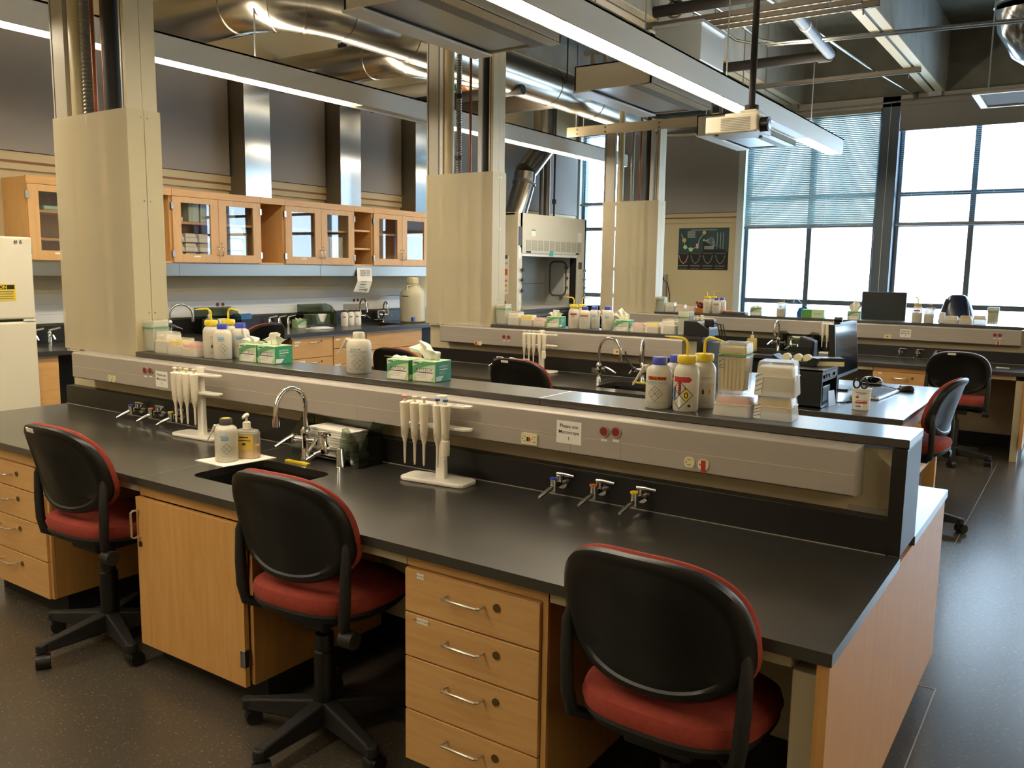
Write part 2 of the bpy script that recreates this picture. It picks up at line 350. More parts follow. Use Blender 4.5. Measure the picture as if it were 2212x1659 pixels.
TR = ((1.128, 1.178), (2.176, 2.217), (2.563, 2.603))
window(1, -6.93, -6.27, [], TR, 'narrow window with dark bars beside the fume hood')
window(2, -4.24, -2.465, [-3.33], TR, 'tall dark-framed window with its blind half lowered')
window(3, -2.245, -.47, [-1.355], TR, 'tall dark-framed window under the grey roller shade')
window(4, -.25, 1.525, [.64], TR, 'tall dark-framed window beyond the aisle')
window(5, 1.745, 3.52, [2.63], TR, 'tall dark-framed window at the room corner')
for i, (x, lb) in enumerate(((-2.465, 'dark blue-grey post between the two tall windows'), (-.47, 'dark blue-grey post past the roller shade'), (1.525, 'dark blue-grey post before the corner window'), (3.52, 'dark blue-grey post at the room corner'))):
    p = struct('window_post', B(x, x+.22 if i < 3 else XR, YF-.1, yb, 0, 3.80), 'frame_dark', lb, 'post', bevel=.004)
    part('cord', B(x+.105, x+.111, YF-.112, YF-.105, .9, 3.7), 'white', p)

# venetian blinds
def blind(name, label, x0, x1, ztop, zbot, tilt, y=YF-.03):
    t = thing(name, label, 'blind', (0.5*(x0+x1), y, zbot))
    part('headrail', B(x0, x1, y-.03, y+.02, ztop-.045, ztop), 'rail', t, world=True)
    n = int((ztop-.06-zbot)/.0245); first = None
    for i in range(n):
        z = zbot+.03+i*.0245
        if first is None:
            c, s_ = math.cos(tilt)*.0135, math.sin(tilt)*.0135; mb = MB(); L = (x1-x0)/2-.01
            mb.hexa([(-L, -c, -s_-.0004), (L, -c, -s_-.0004), (L, c, s_-.0004), (-L, c, s_-.0004)], [(-L, -c, -s_+.0004), (L, -c, -s_+.0004), (L, c, s_+.0004), (-L, c, s_+.0004)])
            first = part('slat', mb, 'slat', t); first.location = (0, 0, z-zbot)
        else:
            o = first.copy(); COL.objects.link(o); o.parent = t; o.location = (0, 0, z-zbot)
    for f in (.1, .37, .63, .9):
        x = x0+(x1-x0)*f; part('ladder_cord', B(x-.002, x+.002, y-.017, y-.0145, zbot, ztop-.04), 'white', t, world=True)
    part('bottom_rail', B(x0+.005, x1-.005, y-.018, y+.016, zbot-.022, zbot+.006), 'rail', t, world=True, bevel=.004)
    return t
blind('venetian_blind', 'pale blue slatted blind lowered halfway over the tall window', -4.225, -2.48, 3.67, 2.185, R(60))
blind('venetian_blind', 'slatted blind with its slats turned open under the roller shade', -2.225, -.49, 3.67, 2.20, R(2))
blind('venetian_blind', 'slatted blind turned open in the narrow window by the fume hood', -6.92, -6.28, 3.67, 2.58, R(2))
t = thing('roller_shade', 'grey roller shade pulled partway over the bright window', 'shade', (-1.36, YF-.13, 3.36))
part('cloth', B(-2.235, -.48, YF-.135, YF-.130, 3.37, 3.72), 'shade', t, world=True)
part('tube', MB().cyl((-2.235, YF-.13, 3.70), (-.48, YF-.13, 3.70), .045), 'shade', t, world=True, smooth=True)
part('hem_bar', B(-2.235, -.48, YF-.142, YF-.122, 3.355, 3.38), 'shade', t, world=True, bevel=.003)

# ================================================================== LIGHTS
def luminaire(x, label, unlit, y_end=10.30, detail=True):
    t = thing('pendant_luminaire', label, 'ceiling light', (x, 4.0, 2.9), group='linear pendant lights hung in rows')
    w, z0, z1, ys = .085, 2.895, 3.06, y_end-10*1.226
    hb = MB().box(x-w, x-w+.012, ys, y_end, z0, z1).box(x+w-.012, x+w, ys, y_end, z0, z1).box(x-w, x+w, ys, y_end, z1-.012, z1).box(x-w, x+w, y_end-.012, y_end, z0, z1).box(x-w, x+w, ys, ys+.012, z0, z1)
    part('housing', hb, 'fixture', t, world=True)
    for i in range(10):
        a = ys+i*1.226+.014; b_ = a+1.226-.028; off = any(u0 < 0.5*(a+b_) < u1 for u0, u1 in unlit)
        part('lamp_lens', B(x-w+.014, x+w-.014, a+.05, b_-.05, z0+.014, z0+.022), 'lamp_off' if off else 'lamp', t, world=True)
        part('lens_joint', B(x-w+.014, x+w-.014, a-.012, a+.048, z0+.016, z0+.022), 'lamp_end', t, world=True)
    part('uplight_lens', B(x-.05, x+.05, ys+.05, y_end-.05, z1+.001, z1+.004), 'lamp_up', t, world=True)
    if detail:
        for y in (1.9, 4.35, 6.8, 9.25):
            part('hanger_rod', MB().cyl((x, y, z1), (x, y, 4.6), .006, n=8), 'galv', t, world=True)
    return t
luminaire(-2.585, 'long white pendant light over the projector with one dead lamp', [(7.9, 9.0)])
luminaire(-5.285, 'long white pendant light passing behind the utility columns', [(5.4, 6.6)])

luminaire(2.815, 'long white pendant light over the side aisle', [], detail=False)
# ceiling air units
def air_unit(y0, y1, label, x0=-3.43, x1=-2.79):
    t = thing('air_unit', label, 'air unit', (x0, y0, 2.9), group='white air units beside the pendant light')
    part('casing', MB().box(x0, x1, y0, y0+.012, 2.905, 3.09).box(x0, x1, y1-.012, y1, 2.905, 3.09).box(x0, x0+.012, y0, y1, 2.905, 3.09).box(x1-.012, x1, y0, y1, 2.905, 3.09).box(x0, x1, y0, y1, 3.08, 3.09), 'fixture', t, world=True)
    part('edge_strip', B(x0-.01, x0+.13, y0-.01, y1+.01, 2.892, 2.906), 'white', t, world=True, bevel=.003)
    part('panel', B(x0+.14, x1-.19, y0+.012, y1-.012, 2.915, 2.923), 'galv', t, world=True)
    gx = x1-.185
    for k in range(6): part('grille_bar', B(gx+k*.017, gx+k*.017+.010, y0+.012, y1-.012, 2.902, 2.922), 'rail', t, world=True)
    part('grille_back', B(gx-.004, gx+.10, y0+.012, y1-.012, 2.94, 2.945), 'black_rough', t, world=True)
    part('side_lip', B(x1-.078, x1, y0, y1, 2.898, 2.91), 'beige_light', t, world=True)
    for yy in (y0+.15, y1-.15):
        part('bracket', MB().box(x0+.06, x0+.09, yy-.015, yy+.015, 3.09, 3.2).box(x0+.17, x0+.2, yy-.015, yy+.015, 3.09, 3.2).box(x0, x1, yy-.02, yy+.02, 3.2, 3.225), 'rust', t, world=True)
    for yy in (y0+.15, y1-.15): part('hanger_rod', MB().cyl((x0+.08, yy, 3.2), (x0+.08, yy, 4.6), .006, n=8), 'galv', t, world=True)
    return t
air_unit(3.42, 4.58, 'white ceiling air unit above the front utility columns, largest of the row')
air_unit(5.85, 7.03, 'white ceiling air unit between the projector and the silver duct')
air_unit(8.28, 9.46, 'white ceiling air unit partly hidden by the projector')
t = thing('supply_box', 'grey sheet metal box hung above the pendant light', 'duct box', (-2.9, 6.8, 3.25))
part('box', B(-3.15, -2.75, 6.65, 7.15, 3.22, 3.52), 'galv', t, world=True, bevel=.004)
part('flange', B(-3.17, -2.73, 6.63, 7.17, 3.50, 3.525), 'galv', t, world=True)
t = thing('ceiling_diffuser', 'white-framed mesh ceiling panel near the windows', 'diffuser', (-.55, 7.74, 2.9))
part('frame', MB().box(-.9, -.15, 7.42, 7.45, 2.9, 2.918).box(-.9, -.15, 8.03, 8.06, 2.9, 2.918).box(-.9, -.85, 7.45, 8.03, 2.9, 2.918).box(-.2, -.15, 7.45, 8.03, 2.9, 2.918), 'white', t, world=True, bevel=.002)
part('mesh_panel', B(-.85, -.19, 7.45, 8.03, 2.912, 2.916), 'shade', t, world=True)
part('hanger_rod', MB().cyl((-.8, 7.5, 2.918), (-.8, 7.5, 4.6), .005, n=8).cyl((-.25, 7.5, 2.918), (-.25, 7.5, 4.6), .005, n=8), 'galv', t, world=True)

# ================================================================== DUCTS AND PIPES
def rings(t, pts, r, m='duct'):
    for p, d in pts:
        p = Vector(p); d = Vector(d).normalized()*.012; part('seam_ring', MB().cyl(p-d, p+d, r+.006, n=28), m, t, world=True, smooth=True)
t = thing('spiral_duct', 'large silver round duct bending toward the windows', 'duct', (-5.05, 7.5, 3.3))
el = arc((-5.60, 5.00), .55, -90, 0, 8, lambda a, b_: (a, b_, 3.5))
part('duct_body', MB().tube([(-7, 4.45, 3.5)]+el+[(-5.05, 10.6, 3.5)], .195, 28), 'duct', t, world=True, smooth=True)
rings(t, [((-5.60, 4.45, 3.5), (1, 0, 0)), (el[3], (1, .6, 0)), (el[5], (.6, 1, 0)), ((-5.05, 5.0, 3.5), (0, 1, 0)), ((-5.05, 5.75, 3.5), (0, 1, 0)), ((-5.05, 6.9, 3.5), (0, 1, 0)), ((-5.05, 8.05, 3.5), (0, 1, 0)), ((-5.05, 9.0, 3.5), (0, 1, 0))], .195)
part('strap', MB().tube([(-5.26, 8.1, 3.52), (-5.26, 8.1, 3.9), (-5.26, 8.1, 4.6)], .008, 6).tube([(-4.84, 8.1, 3.52), (-4.84, 8.1, 4.6)], .008, 6), 'iron', t, world=True)
t = thing('branch_duct', 'smaller silver duct joining the large round duct', 'duct', (-5.9, 6.0, 3.3))
el = arc((-5.62, 6.45), .40, -90, -15, 6, lambda a, b_: (a, b_, 3.44))
part('duct_body', MB().tube([(-7, 6.05, 3.44)]+el+[(-5.12, 7.4, 3.48)], .165, 24), 'duct', t, world=True, smooth=True)
rings(t, [((-5.70, 6.05, 3.44), (1, 0, 0)), (el[3], (1, .8, 0))], .165)
part('hanger', MB().cyl((-6.1, 6.05, 3.6), (-6.1, 6.05, 4.6), .012, n=8).box(-6.13, -6.07, 6.02, 6.08, 3.58, 3.64), 'iron', t, world=True)
t = thing('cross_duct', 'dull metal duct crossing behind the middle column', 'duct', (-5.9, 8.3, 3.3))
part('duct_body', MB().tube([(-7, 8.35, 3.5), (-5.05, 8.35, 3.5)], .17, 24), 'duct_dark', t, world=True, smooth=True)
rings(t, [((-6.2, 8.35, 3.5), (1, 0, 0))], .17, 'duct_dark')
t = thing('far_duct', 'silver duct end turning down before the far grey wall', 'duct', (-4.0, 10.6, 3.2))
part('duct_body', MB().tube([(-5.05, 10.6, 3.5), (-4.75, 10.75, 3.5), (-4.3, 10.75, 3.48), (-4.0, 10.75, 3.42), (-3.86, 10.75, 3.30), (-3.84, 10.75, 3.2)], .2, 24), 'stainless', t, world=True, smooth=True)
t = thing('insulated_pipe', 'white insulated pipe with orange bands under the ducts', 'pipe', (-5.9, 7.3, 3.4))
part('jacket', MB().cyl((-7, 7.35, 3.46), (-4.9, 7.35, 3.46), .07, n=20), 'pipe_white', t, world=True, smooth=True)
for x in (-5.95, -5.62): part('band', MB().cyl((x-.03, 7.35, 3.46), (x+.03, 7.35, 3.46), .073, n=20), 'orange', t, world=True, smooth=True)
for x in (-5.72, -5.4): part('green_band', MB().cyl((x-.02, 7.35, 3.46), (x+.02, 7.35, 3.46), .0725, n=20), 'green_tape', t, world=True, smooth=True)
solo('drain_pipe', MB().cyl((-7, 7.35, 3.33), (-4.9, 7.35, 3.33), .05), 'iron', 'black pipe beneath the white insulated pipe', 'pipe', smooth=True)
solo('sprinkler_pipe', MB().tube([(-6.7, 5.25, 3.62), (-5.9, 5.25, 3.62), (-5.86, 5.25, 3.66), (-5.86, 5.25, 4.6)], .028, 12), 'rust', 'rusty brown sprinkler pipe rising behind the round duct', 'pipe', smooth=True)
solo('conduit_line', MB().cyl((-6.9, 5.6, 3.9), (-3.6, 5.6, 3.9), .03, n=12), 'galv', 'thin grey conduit crossing above the silver ducts', 'conduit', smooth=True)
solo('blue_pipe', MB().cyl((-3.9, 5.2, 3.62), (-3.9, 9.6, 3.62), .045, n=14), 'abs_grey', 'grey-blue pipe running over the air units', 'pipe', smooth=True)
t = thing('hood_duct', 'kinked silver exhaust duct rising from the fume hood', 'duct', (-6.6, 9.78, 2.28))
P_ = [(-6.6, 9.72, 2.20), (-6.6, 9.96, 2.70), (-6.6, 9.98, 2.86), (-6.6, 10.46, 3.25), (-6.6, 10.44, 3.8)]
for i in range(4): part('duct_section', MB().cyl(P_[i], P_[i+1], .15, n=24), 'duct', t, world=True, smooth=True)
part('clamp', MB().cyl((-6.6, 9.955, 2.695), (-6.6, 9.965, 2.72), .165, n=24), 'galv', t, world=True, smooth=True)
part('upper_duct', MB().tube([(-6.6, 10.44, 3.8), (-6.6, 10.44, 4.0), (-6.4, 10.2, 4.05), (-5.05, 9.6, 3.75)], .17, 24), 'duct', t, world=True, smooth=True)
solo('drop_pipe', MB().cyl((-6.35, 10.35, 2.28), (-6.35, 10.35, 4.6), .014, n=8).cyl((-6.35, 10.35, 2.46), (-6.35, 10.35, 2.52), .03, n=8), 'iron', 'thin black pipe dropping onto the fume hood', 'pipe', smooth=True)
solo('wall_riser', MB().cyl((-6.85, 10.95, 0), (-6.85, 10.95, 4.6), .05, n=14).cyl((-6.85, 10.8, 0), (-6.85, 10.8, 4.6), .03, n=12), 'stainless_side', 'pair of dull risers on the wall behind the hood duct', 'pipe', smooth=True)
# strut rails over the middle of the room
def strut(x0, x1, y, z, label, h=.05, slots=True):
    t = thing('strut_rail', label, 'strut rail', (x0, y, z), group='metal strut rails under the ceiling')
    part('channel_body', MB().box(x0, x1, y-.02, y-.016, z, z+h).box(x0, x1, y+.016, y+.02, z, z+h).box(x0, x1, y-.02, y+.02, z, z+.004), 'rust', t, world=True)
    if slots:
        m = MB(); x = x0+.03
        while x < x1-.06: m.box(x, x+.035, y-.006, y+.006, z-.0008, z); x += .07
        tag(part('slot', m, 'white', t, world=True), kind='stuff')
    for x in (x0+.12, x1-.12): part('threaded_rod', MB().cyl((x, y, z-.05), (x, y, 4.6), .006, n=8), 'galv', t, world=True)
    return t
strut(-3.62, -1.86, 7.44, 3.74, 'slotted strut rail nearest the hanging projector pole')
strut(-3.50, -1.78, 7.62, 3.74, 'slotted strut rail in the middle of the ceiling rack')
strut(-3.42, -1.68, 7.78, 3.74, 'slotted strut rail beside the grey waste pipe', .06)
strut(-3.60, -1.78, 10.46, 3.74, 'plain strut rail close to the windows', .05, False)
solo('gas_main', MB().cyl((-3.7, 7.36, 3.86), (-2.2, 7.36, 3.86), .05, n=14), 'iron', 'black iron pipe resting on the ceiling rack', 'pipe', smooth=True)
t = thing('pipe_hanger', 'rusty ring hanger above the pendant light', 'hanger', (-3.2, 7.3, 3.8))
part('ring', MB().tube(arc((-3.3, 3.86), .075, 0, 360, 18, lambda a, b_: (a, 7.36, b_)), .012, 6), 'rust', t, world=True, smooth=True)
part('rod', MB().cyl((-3.3, 7.36, 3.93), (-3.3, 7.36, 4.6), .007, n=8), 'rust', t, world=True)
t = thing('waste_pipe', 'grey and black plastic waste pipe under the ceiling', 'pipe', (-2.45, 9.25, 3.7))
part('cross_run', MB().cyl((-3.75, 9.25, 3.75), (-2.5, 9.25, 3.75), .052, n=18), 'iron', t, world=True, smooth=True)
part('sloped_run', MB().cyl((-2.42, 9.22, 3.74), (-2.42, 6.9, 3.92), .052, n=18), 'abs_grey', t, world=True, smooth=True)
part('elbow', MB().tube([(-2.55, 9.25, 3.75), (-2.45, 9.26, 3.75), (-2.42, 9.18, 3.745)], .066, 18), 'iron', t, world=True, smooth=True)
part('coupling', MB().cyl((-2.42, 8.30, 3.811), (-2.42, 8.27, 3.813), .056, n=18), 'white', t, world=True, smooth=True)
part('upper_elbow', MB().tube([(-2.42, 7.05, 3.91), (-2.42, 6.85, 3.93), (-2.5, 6.75, 4.1), (-2.5, 6.75, 4.6)], .066, 18), 'iron', t, world=True, smooth=True)
for i, (pts, lb) in enumerate((([(-2.9, 8.62, 3.78), (-.7, 8.95, 3.78)], 'thin steel conduit crossing toward the spiral duct'),
    ([(-2.9, 8.70, 3.78), (-.7, 9.03, 3.78)], 'second thin steel conduit beside the first crossing'),
    ([(-3.4, 6.6, 3.95), (-3.2, 7.9, 3.88), (-3.12, 8.4, 3.8), (-2.95, 8.62, 3.78)], 'bent conduit dropping from the ceiling rack'),
    ([(-3.15, 6.6, 3.95), (-3.0, 7.9, 3.88), (-2.92, 8.5, 3.8), (-2.75, 8.70, 3.78)], 'bent conduit curving behind the projector pole'),
    ([(-2.75, 6.8, 4.0), (-2.5, 8.6, 3.9), (-2.3, 10.2, 3.82), (-2.12, 11.2, 3.76), (-2.02, 11.7, 3.72), (-2.1, 11.95, 3.72), (-2.4, 12.0, 3.72), (-3.6, 12.0, 3.70)], 'long bright conduit running down to the window header'))):
    solo('steel_conduit', MB().tube(pts, .014, 8), 'steel', lb, 'conduit', 'steel conduits under the ceiling', smooth=True)
t = thing('flex_duct', 'ribbed silver duct drop at the upper corner near the windows', 'duct', (-.72, 9.3, 3.5))
prof = []
for k in range(16): prof += [(.20, .62-.04*k+.02), (.207, .62-.04*k)]
part('ribbed_body', MB().lathe([(r*1.25, z) for r, z in reversed(prof)], (-.74, 9.25, 3.95), 28), 'stainless', t, world=True, smooth=True)
part('boot', MB().tube([(-.74, 9.25, 3.98), (-.73, 9.28, 3.84), (-.68, 9.42, 3.70), (-.52, 9.75, 3.60)], [.245, .24, .21, .18], 24), 'stainless', t, world=True, smooth=True)
t = thing('projector', 'cream ceiling projector on a black pole, lens turned to the aisle', 'projector', (-1.99, 5.5, 2.42))
part('body', B(-2.165, -1.825, 5.36, 5.64, 2.43, 2.535), 'white_warm', t, world=True, bevel=.012, seg=3)
m = MB()
for k in range(8): m.box(-2.06, -1.87, 5.357, 5.361, 2.445+k*.010, 2.449+k*.010)
part('vent', m, 'rail', t, world=True)
part('lens_ring', MB().cyl((-1.83, 5.44, 2.478), (-1.775, 5.44, 2.478), .045, n=20), 'black_plastic', t, world=True, smooth=True)
part('lens', MB().cyl((-1.776, 5.44, 2.478), (-1.772, 5.44, 2.478), .032, n=20), 'screen_off', t, world=True, smooth=True)
part('mount', MB().box(-2.06, -1.84, 5.42, 5.58, 2.535, 2.56).box(-1.97, -1.86, 5.44, 5.56, 2.56, 2.578), 'white_warm', t, world=True, bevel=.006)
part('pole_foot', MB().cyl((-1.915, 5.5, 2.57), (-1.915, 5.5, 2.61), .045, n=16), 'iron', t, world=True, smooth=True)
part('pole', MB().cyl((-1.915, 5.5, 2.58), (-1.915, 5.5, 4.6), .021, n=16), 'iron', t, world=True, smooth=True)
part('foot', MB().cyl((-2.1, 5.4, 2.42), (-2.1, 5.4, 2.43), .012, n=10).cyl((-1.88, 5.6, 2.42), (-1.88, 5.6, 2.43), .012, n=10), 'grey_plastic', t, world=True)
# ================================================================== UTILITY COLUMNS
CN = ['front', 'middle', 'rear']
def column(k, label, lay):
    y = k*S; x0, x1, y0, y1 = -4.83, -4.13, 2.585+y, 2.765+y
    t = thing('utility_column', label, 'utility column', (-4.48, 2.675+y, 1.062), group='open utility columns at the bench ends')
    zt = 3.22 if k == 2 else 4.6
    part('edge_channel', B(x0, x0+.012, y0+.004, y1-.004, 1.065, zt), 'post_metal', t, world=True)
    part('post', B(x0+.024, x0+lay['post'], y0+.004, y0+.05, 1.065, zt), 'post_metal', t, world=True)
    if lay.get('strip'): part('post_flange', B(x0+lay['post']+.006, x0+lay['strip'], y0+.012, y0+.04, 1.065, zt), 'race_white', t, world=True)
    part('post', B(x1-.048, x1-.036, y0+.004, y1-.004, 1.065, zt), 'strut', t, world=True)
    ym = 0.5*(y0+y1)
    for a, b_ in ((y0+.006, ym-.001), (ym+.001, y1-.006)): part('side_panel', B(x1-.03, x1-.006, a, b_, 1.065, zt), 'beige', t, world=True)
    yp = y0+.05
    part('cream_pipe', MB().cyl((x0+lay['cream'], yp, 1.065), (x0+lay['cream'], yp, 4.6), lay['rc'], n=20), 'pipe_cream', t, world=True, smooth=True)
    n = int((zt-1.07)/.02); pr = []; rf = lay['rf']
    for i in range(n): pr += [(rf, i*.02), (rf*.84, i*.02+.010)]
    part('flex_conduit', MB().lathe(pr, (x0+lay['flex'], yp, 1.07), 14), 'flex', t, world=True, smooth=True)
    if k == 1:
        for z in (2.46, 2.96): part('conduit_band', MB().cyl((x0+lay['flex'], yp, z), (x0+lay['flex'], yp, z+.03), rf+.006, n=14), 'black_plastic', t, world=True, smooth=True)
    for dx in lay['copper']: part('copper_pipe', MB().cyl((x0+dx, yp, 1.065), (x0+dx, yp, 4.6), .0115, n=10), 'copper', t, world=True, smooth=True)
    if lay.get('white'): part('white_conduit', B(x0+lay['white']-.022, x0+lay['white']+.022, yp-.01, yp+.02, 1.065, zt), 'race_white', t, world=True, bevel=.004)
    part('black_pipe', MB().cyl((x0+lay['black'], yp, 1.065), (x0+lay['black'], yp, 4.6), lay['rb'], n=18), 'black_rough', t, world=True, smooth=True)
    part('pipe_clamp', B(x0+.03, x1-.07, yp+.05, yp+.065, 1.55, 1.585), 'strut', t, world=True)
    part('front_cover', B(x0-.004, x1+.001, y0-.004, y0-.001, 1.075, 2.34), 'screen', t, world=True)
    part('back_cover', B(x0-.004, x1+.001, y1+.001, y1+.004, 1.075, 2.34), 'screen', t, world=True)
    for a, b_ in ((y0-.004, ym-.0015), (ym+.0015, y1+.004)): part('side_cover', B(x1+.001, x1+.004, a, b_, 1.075, 2.34), 'screen_side', t, world=True)
    for z in (2.30, 1.88, 1.3):
        for dy in (-.018, .018): part('rivet', MB().cyl((x1+.004, ym+dy, z), (x1+.007, ym+dy, z), .004, n=8), 'steel', t, world=True)
    return t
column(0, 'tall beige utility column with perforated cover, beside the refrigerator', {'post': .135, 'cream': .193, 'rc': .046, 'flex': .278, 'rf': .033, 'copper': (.338, .433), 'black': .508, 'rb': .044})
column(1, 'beige utility column with perforated cover before the fume hood', {'post': .125, 'strip': .165, 'cream': .206, 'rc': .042, 'flex': .31, 'rf': .024, 'copper': (.43,), 'white': .535, 'black': .598, 'rb': .032})
column(2, 'beige utility column with perforated cover near the poster', {'post': .135, 'cream': .195, 'rc': .036, 'flex': .34, 'rf': .022, 'copper': (.44,), 'white': .585, 'black': .535, 'rb': .026})
t = thing('cross_brace', 'bent metal strap crossing the top of the rear utility column', 'brace', (-4.4, 8.93, 3.1))
part('strap', B(-5.31, -3.42, 8.905, 8.92, 3.10, 3.205), 'strap', t, world=True)
for x in (-5.17, -4.80, -4.13):
    for z in (3.125, 3.175): part('bolt', MB().cyl((x, 8.90, z), (x, 8.906, z), .012, n=8), 'rust', t, world=True)

part('end_plate', B(-3.56, -3.42, 8.90, 8.915, 3.04, 3.22), 'beige', t, world=True)
part('hanger_rod', MB().cyl((-5.2, 8.93, 3.2), (-5.2, 8.93, 4.6), .008, n=8).cyl((-3.6, 8.93, 3.2), (-3.6, 8.93, 4.6), .008, n=8), 'galv', t, world=True)

# ================================================================== LAB BENCHES
BN = ['front bench', 'middle bench', 'rear bench']
def bench(k, xe, sections):
    y = k*S; nm = BN[k]; x0 = -4.80
    hx0, hx1, hy0, hy1 = -2.80, -2.375, 1.94+y, 2.285+y; zt, zb = .762, .732
    # near worktop with sink cut-out
    t = thing('lab_worktop', 'black epoxy worktop with sink on the near side of the %s' % nm, 'worktop', (0.5*(x0+xe), 2.18+y, .732))
    ya, yb_ = 1.80+y, 2.558+y; xs = [x0, -2.915, xe]
    part('slab', B(xs[0], xs[1]-.0008, ya, yb_, zb, zt), 'epoxy', t, world=True, bevel=.002)
    part('joint_line', B(-2.9157, -2.9140, ya+.001, yb_-.002, zt-.001, zt+.0003), 'rail', t, world=True)
    if xe > hx1:
        o = rrect(hx1-hx0, hy1-hy0, .05, 5); cx, cyy = 0.5*(hx0+hx1), 0.5*(hy0+hy1)
        a0, a1 = xs[1], xe; m = MB()
        # top surface around the rounded hole: four slabs and the corner fillets
        m.box(a0, hx0, ya, yb_, zb, zt).box(hx1, a1, ya, yb_, zb, zt).box(hx0, hx1, ya, hy0, zb, zt).box(hx0, hx1, hy1, yb_, zb, zt)
        for sx, sy in ((1, 1), (-1, 1), (-1, -1), (1, -1)):
            cr = (cx+sx*(hx1-hx0)/2, cyy+sy*(hy1-hy0)/2); c0 = (cr[0]-sx*.05, cr[1]-sy*.05)
            pl = [cr]+[(c0[0]+sx*.05*math.cos(R(90*i/5)), c0[1]+sy*.05*math.sin(R(90*i/5))) for i in range(6)]
            m.prism(pl, XY, zb, zt)
        part('slab', m, 'epoxy', t, world=True)
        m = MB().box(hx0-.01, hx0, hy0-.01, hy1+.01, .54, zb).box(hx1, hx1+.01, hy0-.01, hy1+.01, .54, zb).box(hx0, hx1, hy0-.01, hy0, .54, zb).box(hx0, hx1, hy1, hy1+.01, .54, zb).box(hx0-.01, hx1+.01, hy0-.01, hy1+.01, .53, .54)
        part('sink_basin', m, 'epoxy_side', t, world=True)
        part('drain', MB().cyl((cx, cyy, .54), (cx, cyy, .543), .04, n=20), 'steel', t, world=True, smooth=True)
    # far worktop
    t = thing('lab_worktop', 'black epoxy worktop on the window side of the %s' % nm, 'worktop', (0.5*(x0+xe), 3.16+y, .732))
    part('slab', B(x0, xe, 2.80+y, 3.506+y, zb, zt), 'epoxy', t, world=True, bevel=.002)
    # service divider
    t = thing('service_divider', 'beige service divider with outlets along the %s' % nm, 'divider', (0.5*(x0+xe), 2.68+y, .762))
    part('core', B(x0, xe-.04, 2.605+y, 2.77+y, .0, 1.062), 'beige', t, world=True)
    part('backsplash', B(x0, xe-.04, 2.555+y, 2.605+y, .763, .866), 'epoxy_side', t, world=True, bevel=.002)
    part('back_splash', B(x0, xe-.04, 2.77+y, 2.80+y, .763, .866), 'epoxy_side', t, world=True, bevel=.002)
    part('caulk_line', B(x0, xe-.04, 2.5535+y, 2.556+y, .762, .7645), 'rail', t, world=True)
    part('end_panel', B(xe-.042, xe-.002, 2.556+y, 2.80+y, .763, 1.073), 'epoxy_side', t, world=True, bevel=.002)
    part('base_trim', MB().box(xe-.16, xe-.043, 2.598+y, 2.606+y, .866, .882), 'strut', t, world=True)
    rx0, rx1 = -4.60, xe-.123
    prof = [(2.606+y, .915), (2.50+y, .932), (2.488+y, .938), (2.488+y, 1.066), (2.496+y, 1.072), (2.606+y, 1.074)]
    rw = part('raceway', MB().prism(prof, YZ, rx0, rx1), 'raceway', t, world=True, bevel=.002)
    m = MB().box(rx0+.002, rx1-.002, 2.4872+y, 2.489+y, .9945, .9962); part('raceway_joint', m, 'beige_light', t, world=True)
    m = MB()
    for x in [v for v in (-3.6, -2.45, -1.44, -1.25) if v < rx1]: m.box(x-.0006, x+.0006, 2.4874+y, 2.489+y, .94, .994)
    part('cover_seam', m, 'grey_ink', t, world=True)
    yf = 2.488+y
    def duplex(x, z, tape=False):
        o = part('outlet', MB().prism(rrect(.034, .034, .012), lambda u, v, w: (x+u, w, z+v), yf-.004, yf), 'ivory', t, world=True)
        q = MB().box(x-.006, x+.006, yf-.0046, yf-.0038, z+.008, z+.0095).box(x-.006, x+.006, yf-.0046, yf-.0038, z-.0085, z-.007).cyl((x-.010, yf-.0046, z), (x-.010, yf-.0038, z), .0022, n=8)
        part('slot', q, 'ink', o, world=True)
        if tape: part('red_tape', B(x-.006, x+.008, yf-.006, yf-.0045, z-.022, z+.014), 'red', o, world=True)
    def port(x, z):
        o = part('data_port', MB().cyl((x, yf-.005, z), (x, yf, z), .0185, n=18), 'rail', t, world=True, smooth=True)
        part('port_face', MB().cyl((x, yf-.0056, z), (x, yf-.005, z), .0145, n=16), 'red_dark', o, world=True)
        part('port_hole', MB().prism([(-.006, -.008), (.002, -.008), (.008, 0), (.002, .008), (-.006, .008)], lambda u, v, w: (x+u, w, z+v), yf-.0062, yf-.0056), 'maroon', o, world=True)
        part('port_tag', B(x-.011, x+.011, yf-.001, yf, z-.034, z-.026), 'paper', o, world=True)
    def gfci(x, z):
        o = part('outlet', MB().prism(rrect(.066, .04, .003, 2), lambda u, v, w: (x+u, w, z+v), yf-.006, yf), 'ivory', t, world=True)
        q = MB()
        for d in (-.018, .022): q.box(x+d-.005, x+d+.005, yf-.0066, yf-.006, z+.008, z+.0095).box(x+d-.005, x+d+.005, yf-.0066, yf-.006, z-.0095, z-.008).cyl((x+d-.009, yf-.0066, z), (x+d-.009, yf-.006, z), .002, n=8)
        part('slot', q, 'ink', o, world=True)
        part('test_button', MB().box(x-.009, x-.003, yf-.0075, yf-.006, z-.007, z+.007), 'ink', o, world=True); part('reset_button', MB().box(x-.001, x+.005, yf-.0075, yf-.006, z-.007, z+.007), 'red', o, world=True)
    for kind, x, z in sections['sockets']: {'d': duplex, 'p': port, 'g': gfci, 'r': lambda a, b_: duplex(a, b_, True)}[kind](x, z)
    # reagent shelf
    t = thing('reagent_shelf', 'long black shelf on top of the %s divider' % nm, 'shelf', (0.5*(x0+xe), 2.685+y, 1.074))
    js = [-4.125]+[j for j in (-1.62,) if j < xe-.3]+[xe]
